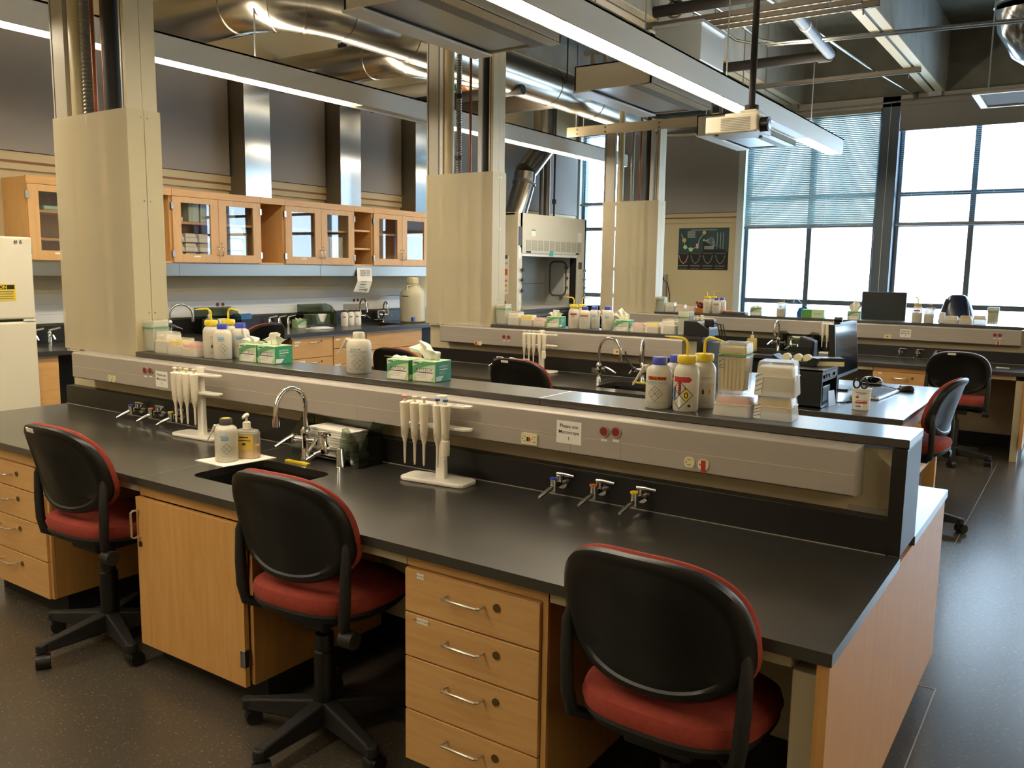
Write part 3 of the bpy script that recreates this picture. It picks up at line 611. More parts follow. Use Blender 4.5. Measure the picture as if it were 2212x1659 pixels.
    for i in range(len(js)-1): part('shelf_board', B(js[i], js[i+1]-.0008, 2.569+y, 2.803+y, 1.075, 1.10), 'epoxy', t, world=True, bevel=.002)
    part('ledge', B(-4.80, -4.128, 2.572+y, 2.772+y, 1.0625, 1.066), 'beige', t, world=True)
    # end panel, legs
    t = thing('bench_end_panel', 'maple end panel closing the aisle end of the %s' % nm, 'end panel', (xe-.02, 2.65+y, 0))
    part('panel', B(xe-.032, xe-.006, 1.812+y, 3.492+y, .116, .731), 'maple_end', t, world=True, bevel=.0015)
    part('edge_band', B(xe-.0325, xe-.0055, 1.8095+y, 1.8125+y, .1165, .7305), 'maple_v', t, world=True)
    part('toe_base', B(xe-.10, xe-.045, 1.92+y, 3.40+y, 0, .115), 'toe', t, world=True)
    part('leg', B(xe-.09, xe-.034, 1.835+y, 1.90+y, 0.0, .69), 'beige', t, world=True, bevel=.003)
    part('foot', MB().cyl((xe-.062, 1.87+y, 0), (xe-.062, 1.87+y, .012), .02, n=12), 'steel', t, world=True)
    # aprons and knee-space panels
    for a, b_, lb in sections['aprons']:
        o = solo('apron_rail', MB().box(a, b_, 1.836+y, 1.856+y, .692, .7315), 'beige', 'beige apron rail under the %s %s' % (nm, lb), 'rail', bevel=.002)
    o = thing('knee_panel', 'beige knee-space back panel beneath the %s' % nm, 'panel', (0.5*(x0+xe), 2.56+y, 0))
    part('panel', B(x0+.02, xe-.1, 2.56+y, 2.60+y, .11, .731), 'beige', o, world=True); part('base_strip', B(x0+.02, xe-.1, 2.545+y, 2.59+y, 0, .11), 'toe', o, world=True)

def pull(t, x0, x1, y, z, vertical=False, d=.032, axis='y', world=True):
    """wire pull handle; on a front facing -Y (axis y) or +X (axis x)"""
    r = .0045
    if axis == 'y':
        pts = [(x0, y, z), (x0, y-d*.8, z), (x0+.006, y-d, z), (x1-.006, y-d, z), (x1, y-d*.8, z), (x1, y, z)] if not vertical else [(z, y, x0), (z, y-d*.8, x0), (z, y-d, x0+.006), (z, y-d, x1-.006), (z, y-d*.8, x1), (z, y, x1)]
    else:
        pts = [(y, x0, z), (y+d*.8, x0, z), (y+d, x0+.006, z), (y+d, x1-.006, z), (y+d*.8, x1, z), (y, x1, z)] if not vertical else [(y, z, x0), (y+d*.8, z, x0), (y+d, z, x0+.006), (y+d, z, x1-.006), (y+d*.8, z, x1), (y, z, x1)]
    return part('handle', MB().tube(pts, r, 8), 'pull_metal', t, world=world, smooth=True)
def base_drawers(x0, x1, y, zs, label, lab=()):
    t = thing('drawer_cabinet', label, 'cabinet', (0.5*(x0+x1), y+.35, 0), group='maple drawer cabinets under the benches')
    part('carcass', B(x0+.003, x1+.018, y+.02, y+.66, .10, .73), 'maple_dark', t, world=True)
    part('top_rail', B(x0, x1+.02, y+.012, y+.022, zs[0]+.003, .7305), 'maple_h', t, world=True)
    part('stile', B(x1+.004, x1+.02, y+.010, y+.022, .10, .7305), 'maple_v', t, world=True)
    part('toe_kick', B(x0+.01, x1, y+.08, y+.64, 0, .10), 'toe', t, world=True)
    for i in range(len(zs)-1):
        d = part('drawer_front', B(x0, x1, y, y+.02, zs[i+1]+.0025, zs[i]-.0025), 'maple_h', t, world=True, bevel=.0018)
        zc = zs[i]-.053; xm = x0+(x1-x0)*.34
        pull(d, xm, xm+.128, y, zc)
        part('lock', MB().cyl((xm+.172, y-.004, zc+.006), (xm+.172, y, zc+.006), .0115, n=14), 'brass', d, world=True, smooth=True)
        if i < len(lab):
            part('label_strip', B(x0+.045, x0+.045+lab[i][1], y-.0012, y, zs[i]-.026, zs[i]-.010), 'paper', d, world=True)
            fn = flat((x0+.045+lab[i][1]/2, y-.0013, zs[i]-.0215), (1, 0, 0), (0, 0, 1)); decal('lettering', letters(MB(), fn, lab[i][0], .0095), 'ink', d, world=True)
    return t
ZD = [.690, .554, .417, .25, .086]
bench(0, -.392, {'sockets': [('g', -1.607, .965), ('p', -1.312, 1.028), ('p', -1.268, 1.031), ('d', -1.008, .966), ('r', -.962, .964), ('d', -4.235, .958), ('d', -4.198, .958), ('p', -3.915, 1.026), ('p', -3.868, 1.028)],
    'aprons': [(-3.65, -2.96, 'beside the sink cabinet'), (-2.32, -1.61, 'between sink and drawers'), (-1.115, -.485, 'next to the end panel')]})
bench(1, -2.27, {'sockets': [('r', -4.21, .942), ('d', -4.17, .942), ('p', -3.93, 1.009), ('p', -3.885, 1.009), ('d', -3.51, .96), ('d', -3.47, .96), ('g', -2.9, .957)], 'aprons': []})
bench(2, -.392, {'sockets': [('p', -3.93, 1.02), ('p', -3.885, 1.02), ('g', -1.623, .959), ('p', -.72, 1.024), ('p', -.68, 1.024), ('r', -.69, .955)], 'aprons': [(-2.3, -1.61, 'by the computer table'), (-1.115, -.485, 'above the pushed-in chair')]})
base_drawers(-1.605, -1.136, 1.822, ZD, 'maple four-drawer cabinet with two white drawer labels, next to the end chair', (('RACKS', .028), ('MICRO STAND', .042)))
base_drawers(-4.25, -3.655, 1.822, [.675, .562, .425, .263, .096], 'maple four-drawer cabinet at the wall end of the front bench')
base_drawers(-1.605, -1.136, 1.822+2*S, ZD, 'maple drawer cabinet under the rear bench', (('', .03),))
# sink cabinet
t = thing('sink_cabinet', 'maple single-door sink cabinet beneath the front bench sink', 'cabinet', (-2.64, 2.15, 0))
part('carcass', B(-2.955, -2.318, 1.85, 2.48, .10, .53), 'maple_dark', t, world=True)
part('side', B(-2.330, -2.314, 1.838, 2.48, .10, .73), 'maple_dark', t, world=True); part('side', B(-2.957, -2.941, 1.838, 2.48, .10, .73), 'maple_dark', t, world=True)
part('top_rail', B(-2.955, -2.318, 1.834, 1.85, .683, .7305), 'maple_h', t, world=True)
part('toe_kick', B(-2.95, -2.32, 1.90, 2.46, 0, .10), 'toe', t, world=True)
d = part('door', B(-2.957, -2.335, 1.814, 1.834, .092, .679), 'maple_v', t, world=True, bevel=.002)
pull(d, .525, .63, 1.814, -2.938, True, .034)
part('lock', MB().cyl((-2.932, 1.810, .497), (-2.932, 1.814, .497), .011, n=14), 'brass', d, world=True, smooth=True)
for z in (.57, .20): part('hinge', MB().box(-2.344, -2.326, 1.806, 1.83, z-.032, z+.032).cyl((-2.346, 1.808, z-.032), (-2.346, 1.808, z+.032), .005, n=8), 'steel', t, world=True, bevel=.002)

# ---------------- gas valves
def gas_valve(x, y, z, cap, label, dark=False):
    t = thing('gas_valve', label, 'valve', (x, y, z), group='lab gas valves on the black splashbacks')
    c = 'chrome'
    part('flange', MB().cyl((0, 0, 0), (0, -.010, 0), .026, .023, 18), c, t, smooth=True)
    part('body', MB().cyl((0, -.008, 0), (0, -.05, 0), .012, n=12).cyl((0, -.028, -.006), (0, -.028, .030), .012, n=12), c, t, smooth=True)
    part('outlet', MB().cyl((0, -.066, -.022), (0, -.066, .022), .012, n=14), c, t, smooth=True)
    part('nozzle', MB().tube([(0, -.066, -.004), (-.008, -.10, -.016), (-.016, -.138, -.032)], [.010, .008, .005], 10), c, t, smooth=True)
    part('lever', MB().tube([(-.006, -.030, .033), (.02, -.030, .036), (.062, -.030, .034)], [.010, .008, .006], 10), 'steel', t, smooth=True)
    part('colour_cap', MB().cyl((0, -.066, .022), (0, -.066, .028), .0135, n=14), cap, t, smooth=True)
    return t
yv = 2.555
for x, c, n in ((-1.506, 'blue_cap', 'blue'), (-1.348, 'orange', 'orange'), (-1.195, 'yellow', 'yellow')):
    gas_valve(x, yv, .812, c, 'chrome gas valve with %s cap behind the end chair on the front bench' % n)
for x, c, n in ((-4.06, 'blue_cap', 'blue'), (-3.885, 'orange', 'orange'), (-3.72, 'yellow', 'yellow')):
    gas_valve(x, yv, .808, c, 'dark chrome gas valve with %s cap by the first pipette stand' % n)
for x, c, n in ((-4.02, 'blue_cap', 'blue'), (-3.888, 'orange', 'orange'), (-3.76, 'yellow', 'yellow')):
    gas_valve(x, yv+S, .80, c, 'small chrome gas valve with %s cap on the middle bench' % n)
for x, c, n in ((-1.512, 'blue_cap', 'blue'), (-1.357, 'orange', 'orange'), (-1.198, 'yellow', 'yellow')):
    gas_valve(x, yv+2*S, .812, c, 'distant chrome gas valve with %s cap on the rear bench' % n)

# ---------------- faucets
def faucet(loc, rotz, label, h=.31, reach=.17, levers=True):
    t = thing('faucet', label, 'faucet', loc, rotz, 'gooseneck lab faucets')
    zs = h-reach/2
    part('base', MB().lathe([(.024, 0), (.024, .006), (.019, .012), (.018, .10), (.022, .105), (.022, .125), (.013, .14)], n=18), 'chrome', t, smooth=True)
    part('gooseneck', MB().tube([(0, 0, .13)]+arc((-reach/2, zs), reach/2, 0, 180, 14, lambda a, b_: (0, a, b_))+[(0, -reach, zs-.02)], .0098, 12), 'chrome', t, smooth=True)
    part('aerator', MB().cyl((0, -reach, zs-.015), (0, -reach, zs-.03), .0125, n=14).cyl((0, -reach, zs-.03), (0, -reach, zs-.06), .0145, n=14), 'chrome', t, smooth=True)
    if levers:
        part('valve_bar', MB().cyl((-.055, 0, .085), (.055, 0, .085), .015, n=14).cyl((-.062, 0, .07), (-.062, 0, .105), .013, n=12).cyl((.062, 0, .07), (.062, 0, .105), .013, n=12), 'chrome', t, smooth=True)
        for s_ in (-1, 1): part('lever', MB().tube([(.062*s_, -.005, .10), (.075*s_, -.04, .085), (.09*s_, -.085, .062)], [.008, .007, .0055], 8), 'chrome', t, smooth=True)
    return t
faucet((-2.645, 2.39, .762), R(6), 'chrome gooseneck faucet behind the front bench sink')
faucet((-2.645, 2.39+S, .762), R(20), 'chrome gooseneck faucet seen edge-on behind the middle bench sink')
faucet((-2.90, 2.20+S, .762), R(80), 'tall chrome gooseneck with a hose on the middle bench', .32, .19)
faucet((-2.645, 2.39+2*S, .762), R(2), 'chrome gooseneck faucet on the rear bench')
def water_tap(loc, label, rz=0):
    t = thing('water_tap', label, 'tap', loc, rz, 'short deck-mounted water taps')
    part('post', MB().lathe([(.02, 0), (.017, .004), (.0165, .074), (.014, .078)], n=18), 'chrome', t, smooth=True)
    part('arm', MB().tube([(0, 0, .066), (-.03, -.01, .068), (-.062, -.02, .068)], .010, 10), 'chrome', t, smooth=True)
    part('valve_body', MB().lathe([(.017, .05), (.019, .06), (.019, .085), (.013, .095), (.012, .115), (.016, .118), (.016, .124)], (-.068, -.022, 0), 16), 'chrome', t, smooth=True)
    part('nozzle', MB().tube([(-.068, -.022, .062), (-.09, -.05, .048), (-.112, -.078, .026)], [.011, .009, .0055], 10), 'chrome', t, smooth=True)
    part('cross_handle', MB().cyl((-.10, -.022, .129), (-.036, -.022, .129), .0055, n=8).cyl((-.068, -.052, .129), (-.068, .008, .129), .0055, n=8).cyl((-.068, -.022, .122), (-.068, -.022, .136), .009, n=10), 'chrome', t, smooth=True)
    return t
water_tap((-2.440, 2.385, .762), 'short chrome tap with cross handle beside the paper towel tray')
water_tap((-2.446, 2.392+2*S, .762), 'short chrome tap on the rear bench behind the computer')
# ---------------- paper towel trays
def towel_tray(loc, label, rz=0, scale=1.0, paper=True):
    t = thing('towel_tray', label, 'towel tray', loc, rz, 'smoky acrylic paper towel trays')
    w, d, h = .21, .064, .20
    part('back', B(-w, w, d-.004, d, 0, h), 'smoke', t, bevel=.001)
    part('bottom', B(-w, w, -d, d, .012, .016), 'smoke', t)
    for s_ in (-1, 1):
        part('side', MB().prism([(-d, 0), (d, 0), (d, h), (d*.2, h*.9), (-d, h*.35)], lambda u, v, x: (x, u, v), s_*w-.002, s_*w+.002), 'smoke', t)
        a, b_ = (s_*w, s_*w*.45)
        part('front_lip', MB().prism([(a, 0), (b_, 0), (b_, h*.35), (b_+s_*.02, h*.75), (b_+s_*.05, h*.78), (a, h*.5)], XZ, -d-.002, -d+.002), 'smoke', t)
    return t
towel_tray((-2.565, 2.480, .762), 'smoky acrylic towel tray holding folded towels on the front bench', R(-3))
m = MB(); random.seed(2)
def towel_stack(loc, label, n=9, rz=0):
    t = thing('paper_towels', label, 'paper towels', loc, rz, 'stacks of folded paper towels')
    for i in range(n):
        j = random.uniform(-.004, .004); part('towel', B(-.125+j, .125+j, -.052+j, .052+j, i*.0115, i*.0115+.010), 'paper', t, bevel=.002)
towel_stack((-2.555, 2.482, .781), 'stack of folded white paper towels inside the acrylic tray', 10, R(-3))
t = thing('towel_tray', 'smoky acrylic towel tray on the rear bench behind the monitor', 'towel tray', (-2.44, 2.45+2*S, .762), 0, 'smoky acrylic paper towel trays')
part('shell', MB().prism([(-.2, 0), (.2, 0), (.2, .2), (.13, .21), (.05, .14), (-.05, .14), (-.13, .21), (-.2, .2)], XZ, -.07, -.066).box(-.2, .2, .06, .064, 0, .2).box(-.2, .2, -.07, .06, 0, .006), 'smoke', t)
part('paper', B(-.12, .12, -.05, .05, .01, .15), 'paper', t)
solo('sponge_strip', B(-2.69, -2.56, 2.315, 2.335, .7625, .769), 'yellow', 'thin yellow strip lying behind the front bench sink', 'strip')
solo('sponge_strip', B(-2.69, -2.56, 2.315+S, 2.335+S, .7625, .769), 'yellow', 'thin yellow strip lying behind the middle bench sink', 'strip')
# hose from the tall gooseneck
solo('rubber_hose', MB().tube([(-2.735, 5.47, .985), (-2.73, 5.48, .93), (-2.70, 5.52, .87), (-2.66, 5.56, .835), (-2.62, 5.54, .83)], .007, 8), 'grey_plastic', 'thin grey hose joining the two middle bench faucets', 'hose', smooth=True)

# ================================================================== CHAIRS
def sellipse(a, b_, n, e):
    out = []
    for i in range(n):
        t = 2*PI*i/n; c, s_ = math.cos(t), math.sin(t)
        out.append((a*math.copysign(abs(c)**(2/e), c), b_*math.copysign(abs(s_)**(2/e), s_)))
    return out
def pad(outline, prof, fn):
    """closed cushion: prof = [(scale, height)] rings; fn(u, v, h) -> point"""
    m = MB(); n = len(outline); v = []; f = []
    for s_, h in prof: v += [fn(u*s_, w*s_, h) for u, w in outline]
    for i in range(len(prof)-1):
        for j in range(n): f.append((i*n+j, i*n+(j+1) % n, (i+1)*n+(j+1) % n, (i+1)*n+j))
    f.append(tuple(range(n-1, -1, -1))); f.append(tuple((len(prof)-1)*n+j for j in range(n)))
    return m.add(v, f)
def make_chair(label, raise_=0.0, group='red and black task chairs'):
    t = thing('task_chair', label, 'chair', (0, 0, 0), 0, group)
    q = raise_
    ol = sellipse(.235, .225, 44, 3.0)
    sf = lambda u, v, h: (u*(1-.10*(v < 0)*(-v/.22)), v+.03, .455+q+h+.018*max(0, -(v)/.225)**2-.02*max(0, v/.225)**3)
    part('seat', pad(ol, [(.86, .03), (.97, .04), (1.0, .06), (.97, .085), (.86, .100), (.55, .094), (.2, .090), (.02, .09)], sf), 'red_fabric', t, smooth=True)
    part('seat_pan', pad(ol, [(.5, 0), (.9, .008), (.975, .03), (.96, .042), (.3, .042)], sf), 'black_rough', t, smooth=True)
    # backrest: tilted, wrapped forward at the sides
    zc, hw, bt, bb = .733+q, .241, .214, .143
    ob = [(u, w*bt) for u, w in sellipse(hw, 1.0, 56, 2.85)[:28]]+[(u, w*bb) for u, w in sellipse(hw, 1.0, 56, 2.3)[28:]]
    def bf(u, v, h): return (u, -.180+.074*(u/hw)**2-.25*v+h, zc+v)
    part('back_shell', pad(ob, [(.02, -.020), (.5, -.021), (.80, -.023), (.84, -.030), (.92, -.033), (.985, -.026), (1.0, -.012), (.99, .0), (.5, .0)], bf), 'black_plastic', t, smooth=True)
    part('back_cushion', pad(ob, [(.5, .0), (.97, -.002), (1.005, .010), (1.0, .020), (.95, .030), (.75, .040), (.4, .045), (.02, .045)], bf), 'red_fabric', t, smooth=True)
    for s_ in (-1, 1):
        part('back_bar', MB().tube([(s_*.216, -.135, .775+q), (s_*.228, -.142, .71+q), (s_*.226, -.145, .61+q), (s_*.222, -.145, .53+q), (s_*.212, -.138, .475+q), (s_*.185, -.10, .452+q), (s_*.10, -.02, .445+q)], [.006, .015, .018, .018, .018, .014, .012], 10), 'black_rough', t, smooth=True)
    part('mechanism', MB().box(-.09, .09, -.10, .11, .415+q, .462+q), 'black_rough', t, bevel=.01)
    part('tilt_knob', MB().cyl((.20, -.13, .44+q), (.25, -.13, .44+q), .028, n=14), 'black_rough', t, smooth=True)
    part('gas_column', MB().lathe([(.036, .10), (.036, .30), (.031, .305), (.031, .36+q), (.016, .365+q), (.016, .42+q)], n=18), 'black_plastic', t, smooth=True)
    part('hub', MB().lathe([(.045, .055), (.052, .075), (.05, .115), (.040, .125)], n=18), 'black_rough', t, smooth=True)
    for i in range(5):
        a = 2*PI*i/5+R(-90); c, s_ = math.cos(a), math.sin(a)
        def P(r, w, z): return (r*c-w*s_, r*s_+w*c, z)
        arm = MB().hexa([P(.03, -.032, .055), P(.03, .032, .055), P(.29, .021, .058), P(.29, -.021, .058)], [P(.03, -.027, .132), P(.03, .027, .132), P(.29, .017, .094), P(.29, -.017, .094)])
        part('base_arm', arm.cyl(P(.287, 0, .056), P(.287, 0, .094), .023, n=12), 'black_rough', t, bevel=.006)
        w0 = MB(); b2 = a+R(60+40*i)
        cc, ss = math.cos(b2), math.sin(b2); ctr = Vector((.285*c, .285*s_, .028)); ax = Vector((-ss, cc, 0)); fo = Vector((cc, ss, 0))*.015
        cs = part('caster', MB().cyl(P(.285, 0, .045), P(.285, 0, .062), .010, n=10).cyl(ctr+fo-ax*.012, ctr+fo+ax*.012, .030, n=14), 'black_rough', t, smooth=True)
        for s2 in (-1, 1): part('wheel', MB().cyl(ctr+fo+ax*s2*.010, ctr+fo+ax*s2*.026, .028, n=18), 'black_plastic', cs, smooth=True)
    return t
def stick(ch, u=-.05):
    m = MB(); fn = lambda a, b_: (a, -.180+.074*(a/.241)**2-.25*b_-.0345, .733+b_)
    m.add([fn(u-.03, .183), fn(u+.03, .183), fn(u+.03, .199), fn(u-.03, .199)]+[tuple(Vector(fn(*p))+Vector((0, .006, .001))) for p in ((u-.03, .183), (u+.03, .183), (u+.03, .199), (u-.03, .199))], [(0, 1, 2, 3), (4, 7, 6, 5), (0, 4, 5, 1), (1, 5, 6, 2), (2, 6, 7, 3), (3, 7, 4, 0)])
    part('name_tag', m, 'paper', ch)
ch0 = make_chair('red and black task chair under the front bench beside the end panel')
def chair(loc, rz, label, raised=False): return dup(ch0, loc, rz, label)
ch0.location = (-.772, 1.876, 0); ch0.rotation_euler = (0, 0, R(-1.7))
chair((-2.008, 1.879, 0), R(3.1), 'red and black task chair between the sink cabinet and the drawers')
CT1 = chair((-3.262, 1.868, 0), R(1.5), 'red and black task chair with white tag at the wall end of the front bench')
CT2 = chair((-3.28, 5.06, 0), R(2), 'red and black chair tucked in the middle bench, white tag on its back')
chair((-4.42, 5.07, 0), R(3), 'red and black chair top peeking over the tissue boxes')
CT3 = chair((-.885, 7.95, 0), R(4), 'red and black task chair pushed under the rear bench')
c6 = chair((-.845, 5.74, 0), R(84), 'red and black task chair turned sideways at the computer table')
cw = make_chair('raised red and black chair at the wall counter', .13)
cw.location = (-5.93, 4.77, 0); cw.rotation_euler = (0, 0, R(96))
for c_ in (CT1, CT2, CT3): stick(c_)
# ================================================================== LEFT WALL: chases, cabinets, counter
for i, (a, lb) in enumerate(((5.41, 'shiny stainless vertical duct cover above the paired glass doors'), (6.65, 'shiny stainless vertical duct cover over the open shelf cubby'), (7.87, 'shiny stainless vertical duct cover partly behind the middle column'))):
    t = thing('duct_cover', lb, 'duct cover', (-6.87, a+.15, 2.2), group='stainless duct covers above the wall cabinets')
    part('front', B(-6.755, -6.75, a, a+.305, 2.205, 3.36), 'stainless', t, world=True)
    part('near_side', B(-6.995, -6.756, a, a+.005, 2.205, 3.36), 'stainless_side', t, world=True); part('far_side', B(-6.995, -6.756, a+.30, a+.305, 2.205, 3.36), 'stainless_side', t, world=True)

FX = -6.65
def glass_door(t, y0, y1, handle, hinge, tagged=False):
    z0, z1, st = 1.572, 2.135, .082
    d = part('door', MB().box(FX, FX+.02, y0, y0+st, z0, z1).box(FX, FX+.02, y1-st, y1, z0, z1).box(FX, FX+.02, y0+st, y1-st, z0, z0+.072).box(FX, FX+.02, y0+st, y1-st, z1-.05, z1), 'maple_u', t, world=True)
    part('glass', B(FX+.008, FX+.011, y0+st-.004, y1-st+.004, z0+.068, z1-.046), 'door_glass', d, world=True)
    hy = y1-.022 if handle == 'far' else y0+.022
    pull(d, 1.636, 1.712, FX+.02, hy, True, .028, 'x')
    gy = y0-.004 if hinge == 'near' else y1+.004
    for z in (1.645, 2.055): part('hinge', B(FX+.004, FX+.026, gy-.012, gy+.012, z-.03, z+.03), 'steel', d, world=True, bevel=.002)
    if tagged: part('label_strip', B(FX+.02, FX+.0215, 0.5*(y0+y1)-.035, 0.5*(y0+y1)+.035, z0+.045, z0+.058), 'paper', d, world=True)
    else: part('lock', MB().cyl((FX+.02, hy, 1.745), (FX+.024, hy, 1.745), .009, n=10), 'brass', d, world=True)
def wall_cab(y0, y1, label, doors, shelves=(1.905,), name='wall_cabinet', near_end=False):
    t = thing(name, label, 'cabinet', (-6.82, 0.5*(y0+y1), 1.56), group='maple wall cabinets in a row')
    x0, x1 = -6.995, FX
    part('body', MB().box(x0, x1, y0, y0+.018, 1.562, 2.19).box(x0, x1, y1-.018, y1, 1.562, 2.19).box(x0, x1, y0+.018, y1-.018, 1.562, 1.58).box(x0, x1, y0+.018, y1-.018, 2.15, 2.19).box(x0, x0+.012, y0+.018, y1-.018, 1.58, 2.15), 'maple_u', t, world=True)
    part('crown', B(FX, FX+.022, y0, y1, 2.138, 2.196), 'maple_hy', t, world=True)
    for z in shelves: part('shelf', B(x0+.012, x1-.02, y0+.018, y1-.018, z, z+.02), 'maple_hy', t, world=True)
    for d in doors: glass_door(t, *d)
    return t
wall_cab(3.315, 4.20, 'maple wall cabinet above the refrigerator', [(3.32, 3.755, 'far', 'near', True), (3.760, 4.195, 'near', 'far')], (1.72, 1.93))
wall_cab(4.203, 4.527, 'open maple wall cubby just past the front column', [], ())
wall_cab(4.530, 5.472, 'maple wall cabinet with glass doors full of tip boxes', [(4.533, 4.998, 'far', 'near', True), (5.002, 5.470, 'near', 'far')])
c = wall_cab(5.475, 5.772, 'open empty maple wall cubby with small hooks', [], ())
m = MB()
for z in (1.68, 1.83):
    for y in (5.56, 5.66): m.tube([(-6.98, y, z), (-6.95, y, z-.005), (-6.94, y, z+.012)], .003, 6)
part('hook', m, 'steel', c, world=True)
wall_cab(5.775, 6.722, 'maple wall cabinet whose glass doors mirror the windows', [(5.778, 6.247, 'far', 'near', True), (6.251, 6.719, 'near', 'far')])
wall_cab(6.725, 7.022, 'open maple wall cubby with two narrow shelves', [], (1.735, 1.93))
wall_cab(7.025, 7.965, 'maple wall cabinet with glass doors beside the middle column', [(7.028, 7.492, 'far', 'near'), (7.496, 7.962, 'near', 'far')])
wall_cab(7.968, 8.30, 'open maple wall cubby behind the middle column', [], (1.85,))
t = thing('light_valance', 'brushed stainless strip beneath the wall cabinets', 'valance', (-6.66, 5.8, 1.45))
for a, b_ in ((3.335, 4.6), (4.603, 6.258), (6.262, 8.30)): part('strip', B(-6.672, -6.664, a, b_, 1.452, 1.561), 'brushed', t, world=True)
# things behind the glass doors
random.seed(7)
def simple_tip_box(loc, label, c='white_warm', sz=(.10, .13, .06), group='tip boxes inside the glass wall cabinet'):
    t = thing('tip_box', label, 'tip box', loc, 0, group); a, b_, h = sz
    part('tray', MB().hexa([(-a/2, -b_/2, 0), (a/2, -b_/2, 0), (a/2, b_/2, 0), (-a/2, b_/2, 0)], [(-a*.46, -b_*.46, h*.55), (a*.46, -b_*.46, h*.55), (a*.46, b_*.46, h*.55), (-a*.46, b_*.46, h*.55)]), 'white_warm', t, bevel=.004)
    part('lid', MB().hexa([(-a*.46, -b_*.46, h*.56), (a*.46, -b_*.46, h*.56), (a*.46, b_*.46, h*.56), (-a*.46, b_*.46, h*.56)], [(-a*.38, -b_*.38, h), (a*.38, -b_*.38, h), (a*.38, b_*.38, h), (-a*.38, b_*.38, h)]), c, t, bevel=.006)
    return t
col3 = ['nearest the hinge', 'in the middle', 'next to the door handle']; row3 = ['bottom', 'second', 'top']
for i, y in enumerate((4.615, 4.735, 4.875)):
    for j in range(3): simple_tip_box((-6.74, y, 1.581+j*.083), '%s tip box of the stack %s in the glass cabinet' % (row3[j], col3[i]), ('milky', 'white_warm', 'tip_yellow')[i] if j < 2 else 'white_warm', (.16, .125 if i else .10, .078))
for i, (y, h, w) in enumerate(((4.78, .19, .11), (4.89, .18, .09), (4.96, .18, .06))):
    t = thing('clear_bin', 'clear plastic bin %s on the upper cabinet shelf' % ('by the small white carton', 'between two other bins', 'beside the door stile')[i], 'bin', (-6.74, y, 1.926), group='clear bins on the cabinet shelf')
    part('bin', MB().box(-.06, .06, -w/2, w/2, 0, h*.9), 'tip_green', t, bevel=.006); part('rim', B(-.062, .062, -w/2-.001, w/2+.001, h*.9, h), 'milky', t, bevel=.003)
solo('small_carton', B(-6.78, -6.70, 4.60, 4.68, 1.926, 1.965), 'white', 'small white carton on the glass cabinet shelf', 'carton', bevel=.002)
def jar(loc, r, h, label, cap, body='milky_clear'):
    t = thing('jar', label, 'jar', loc, group='jars on the cabinet shelf')
    part('glass_body', MB().lathe([(r*.9, 0), (r, .01), (r, h*.7), (r*.75, h*.82), (r*.75, h*.9)], n=16), body, t, smooth=True)
    part('lid', MB().lathe([(r*.82, h*.86), (r*.86, h*.9), (r*.84, h), (r*.4, h*1.01)], n=16), cap, t, smooth=True)
jar((-6.76, 5.135, 1.926), .05, .175, 'tall clear jar on the upper cabinet shelf', 'milky')
jar((-6.74, 5.225, 1.926), .037, .135, 'clear jar with foil lid beside the tall jar', 'steel')
jar((-6.76, 5.335, 1.926), .038, .105, 'dark jar capped with crumpled foil in the cabinet', 'steel', 'grey_plastic')
for j in range(3): simple_tip_box((-6.75, 5.235, 1.581+j*.11), '%s white carton of the stack behind the far glass door' % row3[j], 'white_warm', (.16, .15, .105), 'cartons in the glass cabinet')
solo('clear_cylinder', MB().lathe([(.045, 0), (.045, .30), (.04, .31)], (-6.76, 5.36, 1.581), 18), 'tip_green', 'tall clear cylinder at the end of the glass cabinet', 'cylinder', smooth=True)
for i, (y, m_) in enumerate(((6.33, 'white'), (6.43, 'white'), (6.53, 'white_warm'))):
    solo('binder', B(-6.88, -6.70, y, y+.09, 1.581, 1.86), m_, 'white binder %s in the mirrored glass cabinet' % ('next to the door handle', 'in the middle', 'beside the hinge stile')[i], 'binder', 'binders in the wall cabinet', bevel=.002)
solo('folded_cloth', MB().box(-6.86, -6.68, 3.46, 3.72, 1.951, 1.985), 'soap_green', 'folded pale green cloth in the cabinet above the refrigerator', 'cloth', bevel=.01)

# counter along the wall
t = thing('wall_counter', 'black epoxy counter along the cabinet wall', 'counter', (-6.62, 5.8, .88))
hole = (-6.86, -6.45, 6.93, 7.36)
part('slab', MB().box(-6.985, -6.24, 3.13, hole[2], .880, .914).box(-6.985, -6.24, hole[3], 8.6, .880, .914).box(-6.985, hole[0], hole[2], hole[3], .880, .914).box(hole[1], -6.24, hole[2], hole[3], .880, .914), 'epoxy', t, world=True)
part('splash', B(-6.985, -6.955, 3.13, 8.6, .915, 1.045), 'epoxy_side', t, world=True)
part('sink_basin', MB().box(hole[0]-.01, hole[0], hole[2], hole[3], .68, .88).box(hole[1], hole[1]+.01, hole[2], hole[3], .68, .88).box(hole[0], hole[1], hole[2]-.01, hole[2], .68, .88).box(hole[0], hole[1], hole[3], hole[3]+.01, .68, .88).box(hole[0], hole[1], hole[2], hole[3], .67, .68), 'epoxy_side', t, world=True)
t = thing('wall_raceway', 'white outlet raceway above the wall counter', 'raceway', (-6.96, 5.8, 1.06))
part('channel', B(-6.985, -6.94, 3.13, 8.6, 1.065, 1.215), 'race_white', t, world=True, bevel=.003)
part('joint', B(-6.941, -6.9392, 3.13, 8.6, 1.138, 1.1395), 'rail', t, world=True)
for y in (3.36, 3.42, 5.19, 5.25, 7.02, 7.08):
    o = part('data_port', MB().cyl((-6.94, y, 1.175), (-6.936, y, 1.175), .02, n=14), 'rail', t, world=True); part('port_face', MB().cyl((-6.936, y, 1.175), (-6.935, y, 1.175), .015, n=14), 'red_dark', o, world=True)
part('cover_plate', B(-6.9398, -6.938, 6.85, 7.25, 1.075, 1.135), 'rail', t, world=True)
